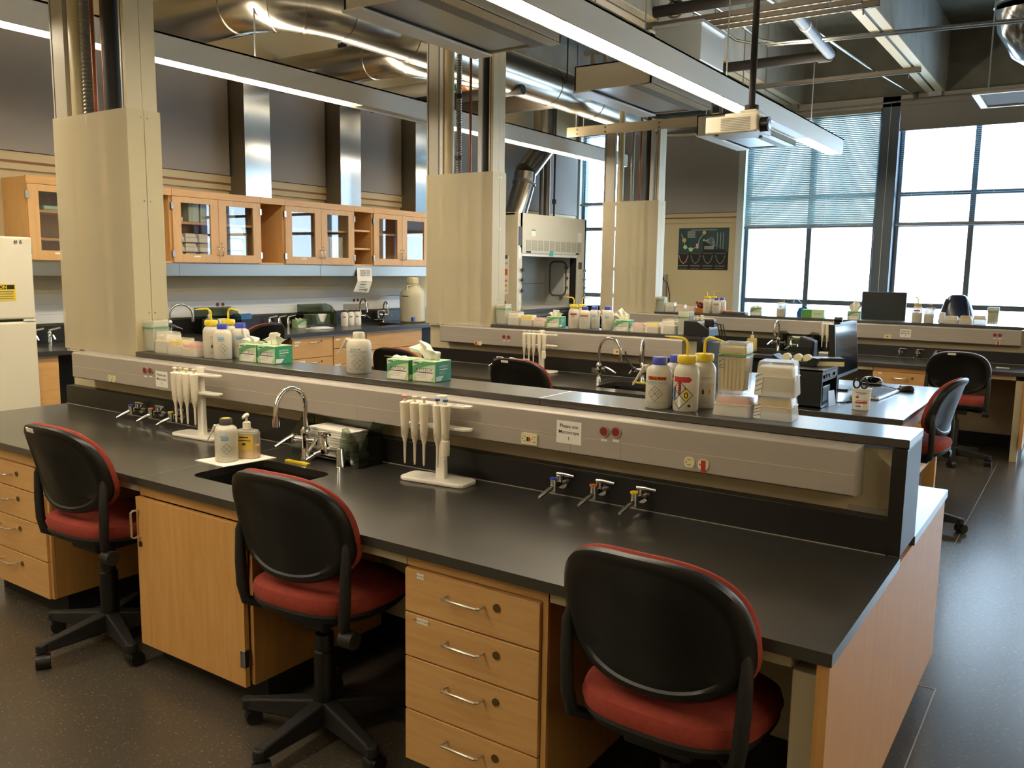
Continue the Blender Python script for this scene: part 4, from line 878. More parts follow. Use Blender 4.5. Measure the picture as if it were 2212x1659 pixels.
# counter base cabinets
def counter_cab(y0, y1, label, fronts, name='counter_cabinet'):
    t = thing(name, label, 'cabinet', (-6.6, 0.5*(y0+y1), 0), group='maple cabinets under the wall counter')
    part('carcass', B(-6.97, -6.282, y0+.002, y1-.002, .10, .665 if 'sink' in label else .879), 'maple_dark', t, world=True)
    part('top_rail', B(-6.285, -6.268, y0, y1, .862, .879), 'strut', t, world=True)
    part('toe_kick', B(-6.95, -6.34, y0, y1, 0, .10), 'toe', t, world=True)
    for f in fronts:
        a, b_, z0, z1, kind = f[:5]
        d = part('drawer_front' if kind == 'h' else 'door', B(-6.282, -6.262, a+.003, b_-.003, z0+.003, z1-.003), 'maple_hy' if kind in 'hp' else 'maple_u', t, world=True, bevel=.0015)
        if kind == 'h':
            c_ = 0.5*(a+b_); pull(d, c_-.06, c_+.06, -6.262, z1-.045, False, .03, 'x'); part('lock', MB().cyl((-6.262, c_+.11, z1-.04), (-6.258, c_+.11, z1-.04), .010, n=10), 'brass', d, world=True)
        if kind == 'l': pull(d, z1-.14, z1-.03, -6.262, b_-.03, True, .03, 'x')
        if kind == 'r': pull(d, z1-.14, z1-.03, -6.262, a+.03, True, .03, 'x')
        for (ly, lz, lw) in (f[5] if len(f) > 5 else ()): part('label_strip', B(-6.262, -6.2605, a+ly, a+ly+lw, z1-lz-.016, z1-lz), 'paper', d, world=True)
counter_cab(3.13, 3.29, 'narrow maple cabinet beside the refrigerator', [(3.13, 3.29, .10, .862, 'p')])
counter_cab(5.50, 6.04, 'wide maple drawer cabinet under the wall counter', [(5.505, 6.035, .665, .862, 'h', ((.03, .025, .075), (.03, .055, .05))), (5.505, 6.035, .40, .665, 'h', ((.08, .02, .08),)), (5.505, 6.035, .10, .40, 'h')])
counter_cab(6.04, 6.51, 'narrow maple drawer cabinet next to the counter sink doors', [(6.045, 6.505, .735, .862, 'h', ((.025, .03, .06),)), (6.045, 6.505, .57, .735, 'h', ()), (6.045, 6.505, .40, .57, 'h', ((.01, -.005, .09),)), (6.045, 6.505, .10, .40, 'h')])
counter_cab(6.51, 7.41, 'maple sink cabinet with paired doors under the wall counter', [(6.515, 7.405, .685, .862, 'p'), (6.515, 6.955, .10, .685, 'l', ((.02, .03, .09), (.02, .055, .07), (.02, .075, .07))), (6.965, 7.405, .10, .685, 'r')])
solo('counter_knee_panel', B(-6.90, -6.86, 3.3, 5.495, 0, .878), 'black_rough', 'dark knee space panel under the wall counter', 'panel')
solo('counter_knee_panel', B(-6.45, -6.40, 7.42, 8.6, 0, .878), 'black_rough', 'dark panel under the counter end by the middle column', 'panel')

# refrigerator
t = thing('refrigerator', 'cream top-freezer refrigerator with a yellow caution sticker', 'refrigerator', (-6.58, 2.75, 0))
part('cabinet', B(-6.97, -6.27, 2.40, 3.11, .03, 1.725), 'fridge', t, world=True, bevel=.012)
fz = part('freezer_door', B(-6.262, -6.20, 2.40, 3.115, 1.158, 1.728), 'fridge', t, world=True, bevel=.014, seg=3)
fd = part('fridge_door', B(-6.262, -6.20, 2.40, 3.115, .08, 1.140), 'fridge', t, world=True, bevel=.014, seg=3)
part('gasket', B(-6.27, -6.215, 2.41, 3.10, 1.138, 1.160), 'black_rough', t, world=True)
part('hinge_cover', B(-6.255, -6.197, 3.03, 3.112, 1.141, 1.156), 'white', t, world=True, bevel=.002)
part('handle', MB().box(-6.20, -6.165, 2.44, 2.475, 1.19, 1.45), 'fridge', fz, world=True, bevel=.008); part('handle', MB().box(-6.20, -6.165, 2.44, 2.475, .75, 1.12), 'fridge', fd, world=True, bevel=.008)
part('screw_cap', MB().cyl((-6.20, 3.05, .62), (-6.197, 3.05, .62), .006, n=10), 'white', fd, world=True)
part('sticker', B(-6.20, -6.1985, 2.72, 2.985, 1.288, 1.402), 'yellow', fz, world=True)
fn = flat((-6.198, 2.8525, 1.288), (0, 1, 0), (0, 0, 1))
decal('caution_band', quad(MB(), fn, -.126, .126, .078, .109), 'ink', fz, world=True)
fn2 = flat((-6.1975, 2.8525, 1.288), (0, 1, 0), (0, 0, 1))
decal('caution_lettering', letters(MB(), fn2, 'CAUTION', .034, 0, .083, bold=.02), 'yellow', fz, world=True)
m = MB()
for k, w in enumerate((.24, .25, .23, .15)): quad(m, fn2, .12-w, .12, .060-k*.016, .067-k*.016)
decal('fine_print', m, 'grey_ink', fz, world=True)
fn = flat((-6.1985, 3.02, 1.683), (0, 1, 0), (0, 0, 1)); decal('number', letters(MB(), fn, '# 6', .042, 0, -.005, bold=.01), 'ink', fz, world=True)

# ================================================================== FUME HOOD
t = thing('fume_hood', 'cream fume hood with raised sash beside the narrow window', 'fume hood', (-6.6, 10.2, 0))
hx, y0, y1 = -6.25, 9.30, 11.10
part('near_side', B(-6.95, hx-.09, y0, y0+.04, .93, 2.275), 'hood', t, world=True, bevel=.003)
part('far_side', B(-6.95, hx, y1-.04, y1, .93, 2.275), 'hood', t, world=True, bevel=.003)
part('roof', B(-6.95, hx-.05, y0, y1, 2.25, 2.28), 'hood', t, world=True)
part('front_panel', B(hx-.05, hx, y0+.06, y1-.005, 1.76, 2.278), 'hood', t, world=True, bevel=.004)
part('front_post', B(hx-.10, hx, y0, y0+.115, .93, 2.278), 'hood', t, world=True, bevel=.004)
part('front_post', B(hx-.10, hx, y1-.235, y1, .93, 1.76), 'hood', t, world=True, bevel=.004)
part('back_liner', B(-6.83, -6.80, y0+.04, y1-.04, .96, 2.2), 'hood_in', t, world=True)
part('side_liner', B(-6.80, hx-.11, 10.86, 10.875, .96, 2.2), 'hood_in', t, world=True)
part('baffle', B(-6.80, -6.79, y0+.05, 10.86, 1.34, 1.348), 'gasket', t, world=True)
part('baffle', B(-6.80, -6.79, 10.1, 10.11, .96, 1.34), 'gasket', t, world=True)
m = MB(); o_, i_ = rrect(.30, .52, .09, 6), rrect(.25, .47, .07, 6); n_ = len(o_)
v = [(-6.57+a, 10.852, 1.42+b_) for a, b_ in o_]+[(-6.57+a, 10.852, 1.42+b_) for a, b_ in i_]+[(-6.57+a, 10.86, 1.42+b_) for a, b_ in o_]
m.add(v, [(j, (j+1) % n_, n_+(j+1) % n_, n_+j) for j in range(n_)]+[(j, (j+1) % n_, 2*n_+(j+1) % n_, 2*n_+j) for j in range(n_)])
part('access_gasket', m, 'gasket', t, world=True)
part('sash_rail', B(hx-.09, hx-.01, y0+.115, y1-.235, 1.72, 1.765), 'white', t, world=True, bevel=.004)
part('sash_track', B(hx-.12, hx-.02, y1-.245, y1-.235, 1.06, 1.72), 'black_rough', t, world=True)
part('airfoil', MB().prism([(-6.36, 1.02), (-6.22, 1.005), (-6.21, 1.03), (-6.30, 1.06), (-6.36, 1.06)], lambda u, v, w: (u, w, v), y0+.1, y1-.1), 'raceway', t, world=True, bevel=.004)
part('worktop', B(-6.95, -6.20, y0-.02, y1+.02, .914, .96), 'epoxy', t, world=True, bevel=.003)
part('base_cabinet', B(-6.93, -6.27, y0, y1, .1, .914), 'black_rough', t, world=True)
part('bumper', B(-6.25, -6.19, y0-.02, y1+.02, .98, 1.005), 'epoxy_side', t, world=True)
for k in range(10):
    a = y0+.21+k*.148; o = part('louvre', B(hx, hx+.003, a, a+.118, 1.80, 1.935), 'rail', t, world=True)
    m = MB()
    for q in range(9): m.box(hx+.003, hx+.005, a+.004, a+.114, 1.806+q*.0145, 1.813+q*.0145)
    part('louvre_blade', m, 'beige', o, world=True)
part('badge', B(hx, hx+.003, y0+.21, y0+.32, 1.768, 1.79), 'ink', t, world=True); part('badge', B(hx, hx+.003, y1-.29, y1-.19, 1.768, 1.788), 'ink', t, world=True)
part('mint_tag', B(hx, hx+.003, 10.10, 10.19, 1.735, 1.80), 'mint', t, world=True)
part('notice', MB().box(hx, hx+.002, y0+.33, y0+.43, 1.99, 2.055), 'paper', t, world=True); part('notice', B(hx, hx+.002, y0+.33, y0+.43, 2.055, 2.075), 'green_band', t, world=True)
part('notice', B(hx, hx+.002, y1-.25, y1-.13, 1.95, 2.08), 'paper', t, world=True)
part('alarm_panel', B(hx, hx+.006, y0+.02, y0+.09, 1.86, 2.10), 'grey_plastic', t, world=True); part('info_card', B(hx, hx+.003, y0+.02, y0+.085, 1.69, 1.83), 'white', t, world=True)
part('wall_outlet', B(hx, hx+.005, y0+.03, y0+.10, 1.12, 1.22), 'ivory', t, world=True); part('switch_plate', B(hx, hx+.005, y0+.03, y0+.095, .99, 1.08), 'ivory', t, world=True)
part('control_card', B(hx, hx+.003, y1-.205, y1-.11, 1.56, 1.66), 'grey_plastic', t, world=True)
def hood_knob(y, z, c):
    o = part('control_knob', MB().cyl((hx, y, z), (hx+.02, y, z), .010, n=10).box(hx+.018, hx+.034, y-.006, y+.03, z-.012, z+.012).box(hx+.018, hx+.034, y-.012, y+.012, z-.028, z+.028), c, t, world=True, bevel=.003)
for z in (1.54, 1.41, 1.27): hood_knob(y0+.085, z, 'black_plastic'); 
for z in (1.54, 1.41, 1.29, 1.17): hood_knob(y1-.06, z, 'steel')
for (x, z) in ((-6.42, 1.58), (-6.41, 1.43), (-6.41, 1.29), (-6.50, 1.15)):
    part('gas_outlet', MB().cyl((x, 10.86, z), (x, 10.82, z), .022, n=12), 'gasket', t, world=True, smooth=True)
part('outlet_plate', B(-6.47, -6.36, 10.855, 10.86, 1.2, 1.5), 'white', t, world=True)
# notices on the hood's near side
t2 = thing('safety_notice', 'colour-banded safety notice on the side of the fume hood', 'notice', (-6.46, 9.298, 1.3))
part('sheet', B(-6.55, -6.385, 9.296, 9.2995, 1.22, 1.72), 'paper', t2, world=True)
fn = flat((-6.47, 9.2955, 1.22), (1, 0, 0), (0, 0, 1))
for c_, a, b_ in (('grey_plastic', .52, .57), ('skyblue', .45, .475), ('orange_label', .31, .39), ('pink', .22, .25), ('mustard', .16, .19), ('grey_ink', .10, .11)): decal('colour_band', quad(MB(), fn, -.07, .07, a-.06, b_-.06), c_, t2, world=True)
solo('wall_box', B(-6.54, -6.42, 9.27, 9.299, .98, 1.13), 'maroon', 'dark red box mounted low on the fume hood side', 'box', bevel=.004)
solo('storage_rack', MB().box(-6.05, -5.85, 10.6, 10.62, 0, 1.05).box(-6.05, -5.85, 11.0, 11.02, 0, 1.05).box(-6.05, -5.85, 10.6, 11.02, .75, .77).box(-6.05, -5.85, 10.6, 11.02, .85, .87).box(-6.05, -5.85, 10.6, 11.02, .95, .97).box(-6.05, -5.85, 10.6, 11.02, 1.03, 1.05), 'black_rough', 'dark slotted rack standing before the fume hood', 'rack')
# poster and wall channel
t = thing('wall_poster', 'dark teal science poster with a ring of coloured dots', 'poster', (-4.835, YF-.005, 1.58))
part('sheet', B(-5.222, -4.448, YF-.006, YF-.001, 1.577, 2.188), 'ink', t, world=True)
fn = flat((-4.835, YF-.0065, 1.88), (1, 0, 0), (0, 0, 1))
pm = MB(); quad(pm, fn, -.385, .385, -.05, .305); decal('teal_field', pm, 'teal', t, world=True)
g = lambda a, b_: (a, b_)
fn = flat((-4.835, YF-.0072, 1.88), (1, 0, 0), (0, 0, 1))
dk = MB(); poly(dk, fn, [(.0, .11), (.36, -.02), (.36, -.045), (.0, -.045)]); decal('dark_wedge', dk, 'ink', t, world=True)
ring = [(-.35, .22), (-.30, .13), (-.28, .03), (-.19, -.0), (-.09, .03), (-.06, .14), (.01, .24)]
m = MB()
for i in range(len(ring)-1): line(m, fn, ring[i], ring[i+1], .008, .0003)
for i in range(7): line(m, fn, (.03, .125), (.14, .05+i*.022), .003, .0003)
for i in range(6): quad(m, fn, .14, .19-.006*i, .05+i*.022-.005, .05+i*.022+.003, .0003)
for x in (.21, .26, .30): quad(m, fn, x, x+.006, -.0, .24, .0003)
for k in range(8): quad(m, fn, -.25, -.12-.008*(k % 3), .17+k*.012, .175+k*.012, .0003)
for k in range(4): quad(m, fn, .02, .17, .0+k*.012, .006+k*.012, .0003)
quad(m, fn, -.2, .2, .275, .282, .0003)
decal('pale_print', m, 'pale_ink', t, world=True)
m = MB(); disc(m, fn, (-.30, .13), .032, .0006); disc(m, fn, (.01, .24), .028, .0006); decal('yellow_dots', m, 'mustard', t, world=True)
m = MB(); disc(m, fn, (-.28, .03), .030, .0006); disc(m, fn, (-.19, -.005), .032, .0006); disc(m, fn, (.01, .13), .014, .0006); decal('green_dots', m, 'green_pale', t, world=True)
m = MB(); quad(m, fn, -.11, -.07, .01, .08, .0006); decal('pink_tab', m, 'pink', t, world=True)
m1, m2 = MB(), MB()
for k in range(4):
    cx = -.30+k*.19; mm = m1 if k == 0 else m2; pts = [(cx-.07, -.10), (cx-.05, -.16), (cx-.03, -.19), (cx, -.21), (cx+.03, -.19), (cx+.05, -.16), (cx+.07, -.10)]
    for i in range(6): line(mm, fn, pts[i], pts[i+1], .009, .0003)
    for p_ in pts: disc(mm, fn, p_, .009, .0005, 8)
    quad(m2, fn, cx-.075, cx+.075, -.25, -.238, .0003); quad(m2, fn, cx-.07, cx+.06, -.285, -.278, .0003); quad(m2, fn, cx-.08, cx+.08, -.068, -.062, .0003)
decal('red_diagram', m1, 'pink', t, world=True); decal('grey_diagram', m2, 'grey_ink', t, world=True)
t = thing('wall_channel', 'grey vertical wire channel with a plugged-in cord by the poster', 'wire channel', (-5.42, YF-.03, .9))
part('channel', B(-5.50, -5.38, YF-.06, YF-.001, .0, 1.50), 'raceway', t, world=True, bevel=.004)
part('plug', B(-5.45, -5.41, YF-.09, YF-.06, 1.42, 1.46), 'black_plastic', t, world=True, bevel=.005)
part('cord', MB().tube([(-5.43, YF-.085, 1.43), (-5.36, YF-.06, 1.38), (-5.33, YF-.02, 1.2), (-5.34, YF-.02, .6)], .006, 8), 'cable', t, world=True, smooth=True)
# ================================================================== BOTTLES
def facing(loc): return math.atan2(-loc[1], -loc[0])
def diamond(fn, t, s, cells, mats, dig, e=.0006):
    """four-square hazard diamond, half diagonal s; mats: fill per cell (top, right, bottom, left) or None"""
    cs = [(0, s/2), (s/2, 0), (0, -s/2), (-s/2, 0)]
    for c, mt in zip(cs, mats):
        if mt: decal('hazard_field', poly(MB(), fn, [(c[0], c[1]-s/2), (c[0]+s/2, c[1]), (c[0], c[1]+s/2), (c[0]-s/2, c[1])], e), mt, t)
    m = MB(); w = s*.045
    for p, q in (((0, -s), (s, 0)), ((s, 0), (0, s)), ((0, s), (-s, 0)), ((-s, 0), (0, -s)), ((-s/2, s/2), (s/2, -s/2)), ((s/2, s/2), (-s/2, -s/2))):
        for k in range(4):
            f0, f1 = k/4, (k+1)/4; line(m, fn, (p[0]+(q[0]-p[0])*f0, p[1]+(q[1]-p[1])*f0), (p[0]+(q[0]-p[0])*f1, p[1]+(q[1]-p[1])*f1), w, e*1.6)
    sz = dig[4] if len(dig) > 4 else s*.28
    for c, d in zip(cs, dig):
        if d: letters(m, fn, d, sz, c[0], c[1]-sz*.34, e=e*1.6)
    decal('hazard_outline', m, 'ink', t)
def bottle_body(t, r, h, neck, m='milky', n=28, fill=None):
    hs = h*.845
    part('body', MB().lathe([(r*.93, 0), (r, .006), (r, hs-.012), (r*.975, hs-.002), (r*.86, hs+.010), (neck+.004, hs+.017), (neck, hs+.020), (neck, h)], n=n), m, t, smooth=True)
    if fill: part('liquid', MB().lathe([(r*.9, .003), (r*.955, .008), (r*.955, fill)], n=n), 'water', t, smooth=True)
def spout_bottle(loc, label, face, cap='yellow', r=.042, tilt=0.0, decor=None, group='wash bottles with yellow bent spouts', reach=.082, h=.16, fill=.09):
    t = thing('wash_bottle', label, 'bottle', loc, 0, group); bottle_body(t, r, h, .026, fill=fill)
    part('cap', MB().lathe([(.0315, h), (.0325, h+.003), (.0325, h+.021), (.030, h+.024), (.01, h+.025)], n=26), cap, t, smooth=True)
    a = face; c, s_ = math.cos(a), math.sin(a); z0, z1 = h+.02, h+.086
    pts = [(0, 0, z0), (0, 0, z1-.03)]+[(c*.024*(1-math.cos(R(q))), s_*.024*(1-math.cos(R(q))), z1-.03+.024*math.sin(R(q))) for q in (22, 45, 67, 90)]
    pts += [(c*reach*.75, s_*reach*.75, z1-.006+tilt*.5), (c*reach*1.12, s_*reach*1.12, z1-.006+tilt)]
    part('spout', MB().tube(pts, [.0048]*(len(pts)-2)+[.0042, .0015], 10), cap, t, smooth=True)
    if decor: decor(t, r, h)
    return t
def squeeze_bottle(loc, label, face, cap='blue_cap', r=.044, h=.15, decor=None, group='squeeze bottles with blue caps', fill=.08, spout=True):
    t = thing('squeeze_bottle', label, 'bottle', loc, 0, group); bottle_body(t, r, h, .0225, fill=fill)
    part('cap', MB().lathe([(.0245, h-.004), (.025, h), (.025, h+.019), (.023, h+.022), (.005, h+.0225)], n=22), cap, t, smooth=True)
    if spout:
        c, s_ = math.cos(face), math.sin(face); hs = h*.845
        pts = [(c*r*.80, s_*r*.80, hs-.006), (c*r*.98, s_*r*.98, hs+.014), (c*r*1.15, s_*r*1.15, hs+.012), (c*r*1.5, s_*r*1.5, hs-.014), (c*r*2.05, s_*r*2.05, hs-.056)]
        part('spout', MB().tube(pts, [.010, .009, .0075, .005, .003], 10), 'milky', t, smooth=True)
    if decor: decor(t, r, h)
    return t
def di_label(f):
    def fnn(t, r, h):
        a = facing(f)-.18; fn = around((0, 0, 0), r+.0004, a)
        decal('orange_band', quad(MB(), fn, -.034, .034, .097, .110, 0, 8), 'orange_label', t)
        decal('handwriting', letters(MB(), fn, 'Ultra Pure', .0145, 0, .099, bold=.012, e=.0006), 'ink', t)
        decal('blue_print', letters(quad(quad(MB(), fn, -.036, .036, .0812, .0824, 0, 8), fn, -.036, .036, .021, .0222, 0, 8), fn, 'DEIONIZED WATER', .0105, -.006, .085, bold=.012, e=.0002), 'cyan_line', t)
        diamond(around((0, 0, 0), r+.0004, a-.08), t, .026, 4, (None,)*4, ('0', '0', '', '0', .008)) if False else diamond(lambda x, y, e=0: around((0, 0, 0), r+.0004, a-.1)(x, y+.052, e), t, .026, 4, (None,)*4, ('0', '0', '', '0', .008))
    return fnn
def ethanol_label(f):
    def fnn(t, r, h):
        a = facing(f)-.42; fn = around((0, 0, 0), r+.0004, a)
        decal('red_arrow', poly(quad(MB(), fn, -.03, .028, .098, .116, 0, 8), fn, [(.028, .098), (.037, .107), (.028, .116)]), 'red', t)
        diamond(lambda x, y, e=0: fn(x-.004, y+.056, e), t, .045, 4, ('red', 'yellow', 'paper', 'blue'), ('3', '0', '', '1', .030))
        f2 = around((0, 0, 0), r+.0004, a+.72)
        m = MB(); quad(m, f2, -.016, .012, .0355, .0362, .0002, 3); poly(m, f2, [(-.004, .017), (.003, .017), (.006, .024), (.002, .022), (.001, .029), (-.003, .024), (-.006, .026), (-.006, .020)], .0002); decal('flame_mark', m, 'ink', t)
    return fnn
def warn_label(f):
    def fnn(t, r, h):
        fn = around((0, 0, 0), r+.0004, facing(f)+.25)
        m = MB(); quad(m, fn, -.02, .02, .104, .106, 0, 5); quad(m, fn, -.02, .012, .098, .0995, 0, 5); quad(m, fn, .010, .014, .052, .066, 0, 2)
        for k in range(2): quad(m, fn, -.02, .02-.01*k, .030-.008*k, .0312-.008*k, 0, 4)
        decal('print', m, 'grey_ink', t)
        m = MB()
        for p, q in (((-.015, .07), (.012, .07)), ((-.015, .088), (.012, .088)), ((-.015, .07), (-.015, .088)), ((.012, .07), (.012, .088))): line(m, fn, p, q, .0012)
        decal('pink_frame', m, 'pink', t)
        m = MB(); quad(m, fn, -.014, -.007, .050, .064, 0, 1); quad(m, fn, -.012, -.009, .064, .068); decal('bottle_pictogram', m, 'ink', t)
    return fnn
def small_label(f, c='ink_blue', red=False):
    def fnn(t, r, h):
        fn = around((0, 0, 0), r+.0004, facing(f))
        m = MB(); quad(m, fn, -.022, .010, .096, .099, 0, 4); quad(m, fn, -.022, .006, .090, .092, 0, 4); quad(m, fn, -.024, .02, .024, .0248, 0, 4); decal('print', m, c, t)
        if red: decal('red_band', quad(MB(), fn, -.03, .024, .106, .118, 0, 6), 'red', t)
        else: decal('blue_field', quad(MB(), fn, -.025, .006, .101, .110, 0, 5), 'skyblue', t)
        diamond(lambda x, y, e=0: fn(x, y+.055, e), t, .022, 4, (None,)*4, ('', '', '', ''))
    return fnn
ZS = 1.1006
L = (-1.196, 2.652, ZS); squeeze_bottle(L, 'blue-capped bottle with orange band and blue deionized water print', R(180+12), decor=di_label(L))
L = (-1.178, 2.755, ZS); squeeze_bottle(L, 'blue-capped bottle half hidden behind the deionized water bottle', R(120), decor=di_label(L))
L = (-1.097, 2.650, ZS); spout_bottle(L, 'yellow-capped bottle with red arrow and hazard diamond reading 3 and 0', R(170), decor=ethanol_label(L), tilt=.002)
L = (-1.078, 2.752, ZS); spout_bottle(L, 'yellow-capped bottle with faint pink label behind the hazard diamond bottle', R(-22), decor=warn_label(L), tilt=-.010)
L = (-3.603, 2.655, ZS); spout_bottle(L, 'yellow-capped bottle with warning print beside the pink tip box', R(200), decor=warn_label(L), tilt=-.006)
L = (-3.60, 2.755, ZS); spout_bottle(L, 'yellow-capped bottle behind the two blue-capped bottles near the front column', R(0), decor=None, tilt=-.012)
L = (-3.512, 2.650, ZS); squeeze_bottle(L, 'blue-capped bottle with blue sticker before the tissue boxes', R(100), decor=small_label(L), spout=False)
L = (-3.505, 2.752, ZS); squeeze_bottle(L, 'blue-capped bottle with a white spout leaning toward the tissues', R(-20), decor=small_label(L))
def bleach(f):
    def fnn(t, r, h):
        fn = around((0, 0, 0), r+.0004, facing(f)-.15)
        m = MB(); letters(m, fn, 'SODIUM', .0125, -.008, .101, bold=.01); letters(m, fn, 'HYPOCHLORITE', .0115, .002, .090, bold=.01); letters(m, fn, '(BLEACH)', .0095, 0, .080)
        quad(m, fn, -.04, .036, .0755, .0764, 0, 6); quad(m, fn, -.036, .036, .020, .0209, 0, 6); decal('blue_print', m, 'ink_blue', t)
        diamond(lambda x, y, e=0: fn(x, y+.047, e), t, .025, 4, (None,)*4, ('0', '1', '', '2', .008))
        diamond(lambda x, y, e=0: fn(x+.027, y+.062, e), t, .0125, 4, (None,)*4, ('', '', '', ''))
    return fnn
L = (-2.628, 2.685, ZS); squeeze_bottle(L, 'white-capped bleach bottle standing alone mid-shelf on the front bench', R(190), 'milky', .0545, .155, bleach(L), fill=.1)
# middle bench shelf
Y2, Y3 = S, 2*S
def d2(n, x, y): return (x, y, ZS)
L = (-3.375, 5.83, ZS); spout_bottle(L, 'yellow-capped bottle with red stripe on the middle bench shelf', R(185), decor=small_label(L, 'ink', True))
L = (-3.36, 5.935, ZS); spout_bottle(L, 'yellow-capped bottle behind its pair on the middle bench shelf', R(0), tilt=-.006)
L = (-3.275, 5.83, ZS); squeeze_bottle(L, 'blue-capped bottle with orange label on the middle bench shelf', R(0), decor=di_label(L), spout=False)
L = (-3.245, 5.93, ZS); squeeze_bottle(L, 'blue-capped bottle with spout pointing at the lone bottle', R(-15), decor=small_label(L))
L = (-3.085, 5.85, ZS); squeeze_bottle(L, 'blue-capped bottle with blue print standing alone on the middle bench shelf', R(175), decor=small_label(L), r=.046, h=.158)
# rear bench shelf
L = (-3.535, 9.03, ZS); spout_bottle(L, 'yellow-capped bottle beside the red gloves on the rear shelf', R(185), decor=warn_label(L), tilt=.006)
L = (-3.50, 9.125, ZS); spout_bottle(L, 'yellow-capped bottle with upward spout on the rear shelf', R(-10), tilt=.012)
L = (-3.425, 9.03, ZS); squeeze_bottle(L, 'blue-capped bottle with orange stripe on the rear shelf', R(-10), decor=di_label(L))
L = (-3.40, 9.125, ZS); squeeze_bottle(L, 'blue-capped bottle tucked behind the striped one on the rear shelf', R(-10), spout=False)
L = (-2.72, 9.05, ZS); squeeze_bottle(L, 'grey-capped clear bottle beside the blue plastic bag', R(180), 'grey_plastic', .048, .155, small_label(L), spout=False)
L = (-1.405, 9.03, ZS); spout_bottle(L, 'orange-capped backlit bottle with red label before the window', R(180), 'mustard', .046, decor=small_label(L, 'ink', True), reach=.06)
L = (-1.305, 9.06, ZS); squeeze_bottle(L, 'backlit clear bottle with side spout before the window', R(-10), 'grey_plastic', .044, .15)
# bottle and soap by the front sink
solo('paper_mat', MB().hexa([(-2.985, 2.10, .7622), (-2.80, 2.10, .7622), (-2.76, 2.33, .7622), (-2.93, 2.34, .7622)], [(-2.985, 2.10, .766), (-2.80, 2.10, .764), (-2.76, 2.33, .766), (-2.93, 2.34, .764)]), 'paper', 'folded paper towel under the two bottles at the sink', 'paper towel')
L = (-2.878, 2.175, .7662)
def lid_note(t, r, h):
    part('yellow_dot', MB().cyl((0, 0, h+.0225), (0, 0, h+.0235), .017, n=16), 'yellow', t); small_label(L)(t, r, h)
squeeze_bottle(L, 'clear bottle with dark cap and yellow dot at the front sink', R(195), 'grey_plastic', .046, .152, lid_note, fill=.07)
def pump_bottle(loc, label, liquid, lab, h=.125, w=.052, d=.03, rz=0.0, body='milky_clear'):
    t = thing('soap_bottle', label, 'soap bottle', loc, rz, 'pump soap bottles')
    o = rrect(2*w, 2*d, .02, 4)
    part('body', MB().prism(o, XY, 0, h*.86).prism([(a*.9, b_*.9) for a, b_ in o], XY, h*.86, h*.93).prism([(a*.4, b_*.6) for a, b_ in o], XY, h*.93, h), body, t, bevel=.006, seg=2)
    part('liquid', MB().prism([(a*.93, b_*.9) for a, b_ in o], XY, .003, h*.42), liquid, t)
    part('pump_collar', MB().lathe([(.016, h), (.016, h+.022), (.010, h+.026)], n=16), 'white_warm', t, smooth=True)
    part('pump_head', MB().cyl((0, 0, h+.02), (0, 0, h+.048), .005, n=8).tube([(0, .008, h+.052), (0, -.012, h+.052), (0, -.034, h+.046)], [.009, .008, .005], 10), 'white_warm', t, smooth=True)
    if lab:
        fn = flat((0, -d-.0008, h*.55), (1, 0, 0), (0, 0, 1)); q = part('front_label', B(-w*.8, w*.8, -d-.0006, -d, h*.30, h*.80), 'soap_green' if lab == 1 else 'mustard', t)
        m = MB(); quad(m, fn, -.02, .02, .018, .023); quad(m, fn, -.03, .03, .006, .009); quad(m, fn, -.008, .008, -.012, -.004); decal('print', m, 'ink', q)
    return t
pump_bottle((-2.858, 2.262, .7662), 'hand soap pump bottle with yellow soap at the front sink', 'amber', 2, rz=R(25))
pump_bottle((-2.90, 2.33+Y3, .762), 'amber soap pump bottle on the rear bench', 'amber', 0, rz=R(20), body='tip_yellow')
# ================================================================== TIP BOXES
def tip_box(loc, label, rack, rz=0.0, sz=(.125, .09, .066), group='clear pipette tip boxes', lidm='milky_clear', marks=False):
    t = thing('tip_box', label, 'tip box', loc, rz, group); a, b_, h = sz
    def fr(k, z, r=.012): return [(x*k, y*k, z) for x, y in rrect(a, b_, r, 3)]
    n = len(rrect(1, 1, .1, 3))
    def loft(rs):
        v = [p for g_ in rs for p in g_]; f = [(i*n+j, i*n+(j+1) % n, (i+1)*n+(j+1) % n, (i+1)*n+j) for i in range(len(rs)-1) for j in range(n)]
        return MB().add(v, f+[tuple(range(n-1, -1, -1)), tuple((len(rs)-1)*n+j for j in range(n))])
    part('tray', loft([fr(.98, 0), fr(1.0, .004), fr(.93, h*.56), fr(.90, h*.57)]), 'milky', t, smooth=True)
    part('rack', B(-a*.41, a*.41, -b_*.41, b_*.41, h*.50, h*.84), rack, t, bevel=.003)
    part('lid', loft([fr(.945, h*.56), fr(.93, h*.60), fr(.87, h*.93), fr(.83, h), fr(.4, h)]), lidm, t, smooth=True)
    part('rim', loft([fr(.955, h*.545), fr(.96, h*.56), fr(.955, h*.58), fr(.90, h*.58)]), 'white_warm', t, smooth=True)
    part('latch', B(a*.45, a*.485, -.008, .008, h*.47, h*.60), 'white_warm', t)
    if marks:
        part('masking_tape', MB().hexa([(-a*.47, -b_*.497, h*.06), (-a*.30, -b_*.497, h*.06), (-a*.28, -b_*.47, h*.62), (-a*.45, -b_*.47, h*.62)], [(-a*.47, -b_*.51, h*.06), (-a*.30, -b_*.51, h*.06), (-a*.28, -b_*.485, h*.62), (-a*.45, -b_*.485, h*.62)]), 'paper', t)
        fn = flat((-a*.375, -b_*.512, h*.08), (1, 0, 0), (0, .045, 1)); m = MB()
        for k in range(4): line(m, fn, (-a*.09, h*(.05+k*.14)), (a*.09, h*(.15+k*.14)), .0016, .0005)
        decal('tally_marks', m, 'ink', t)
    return t
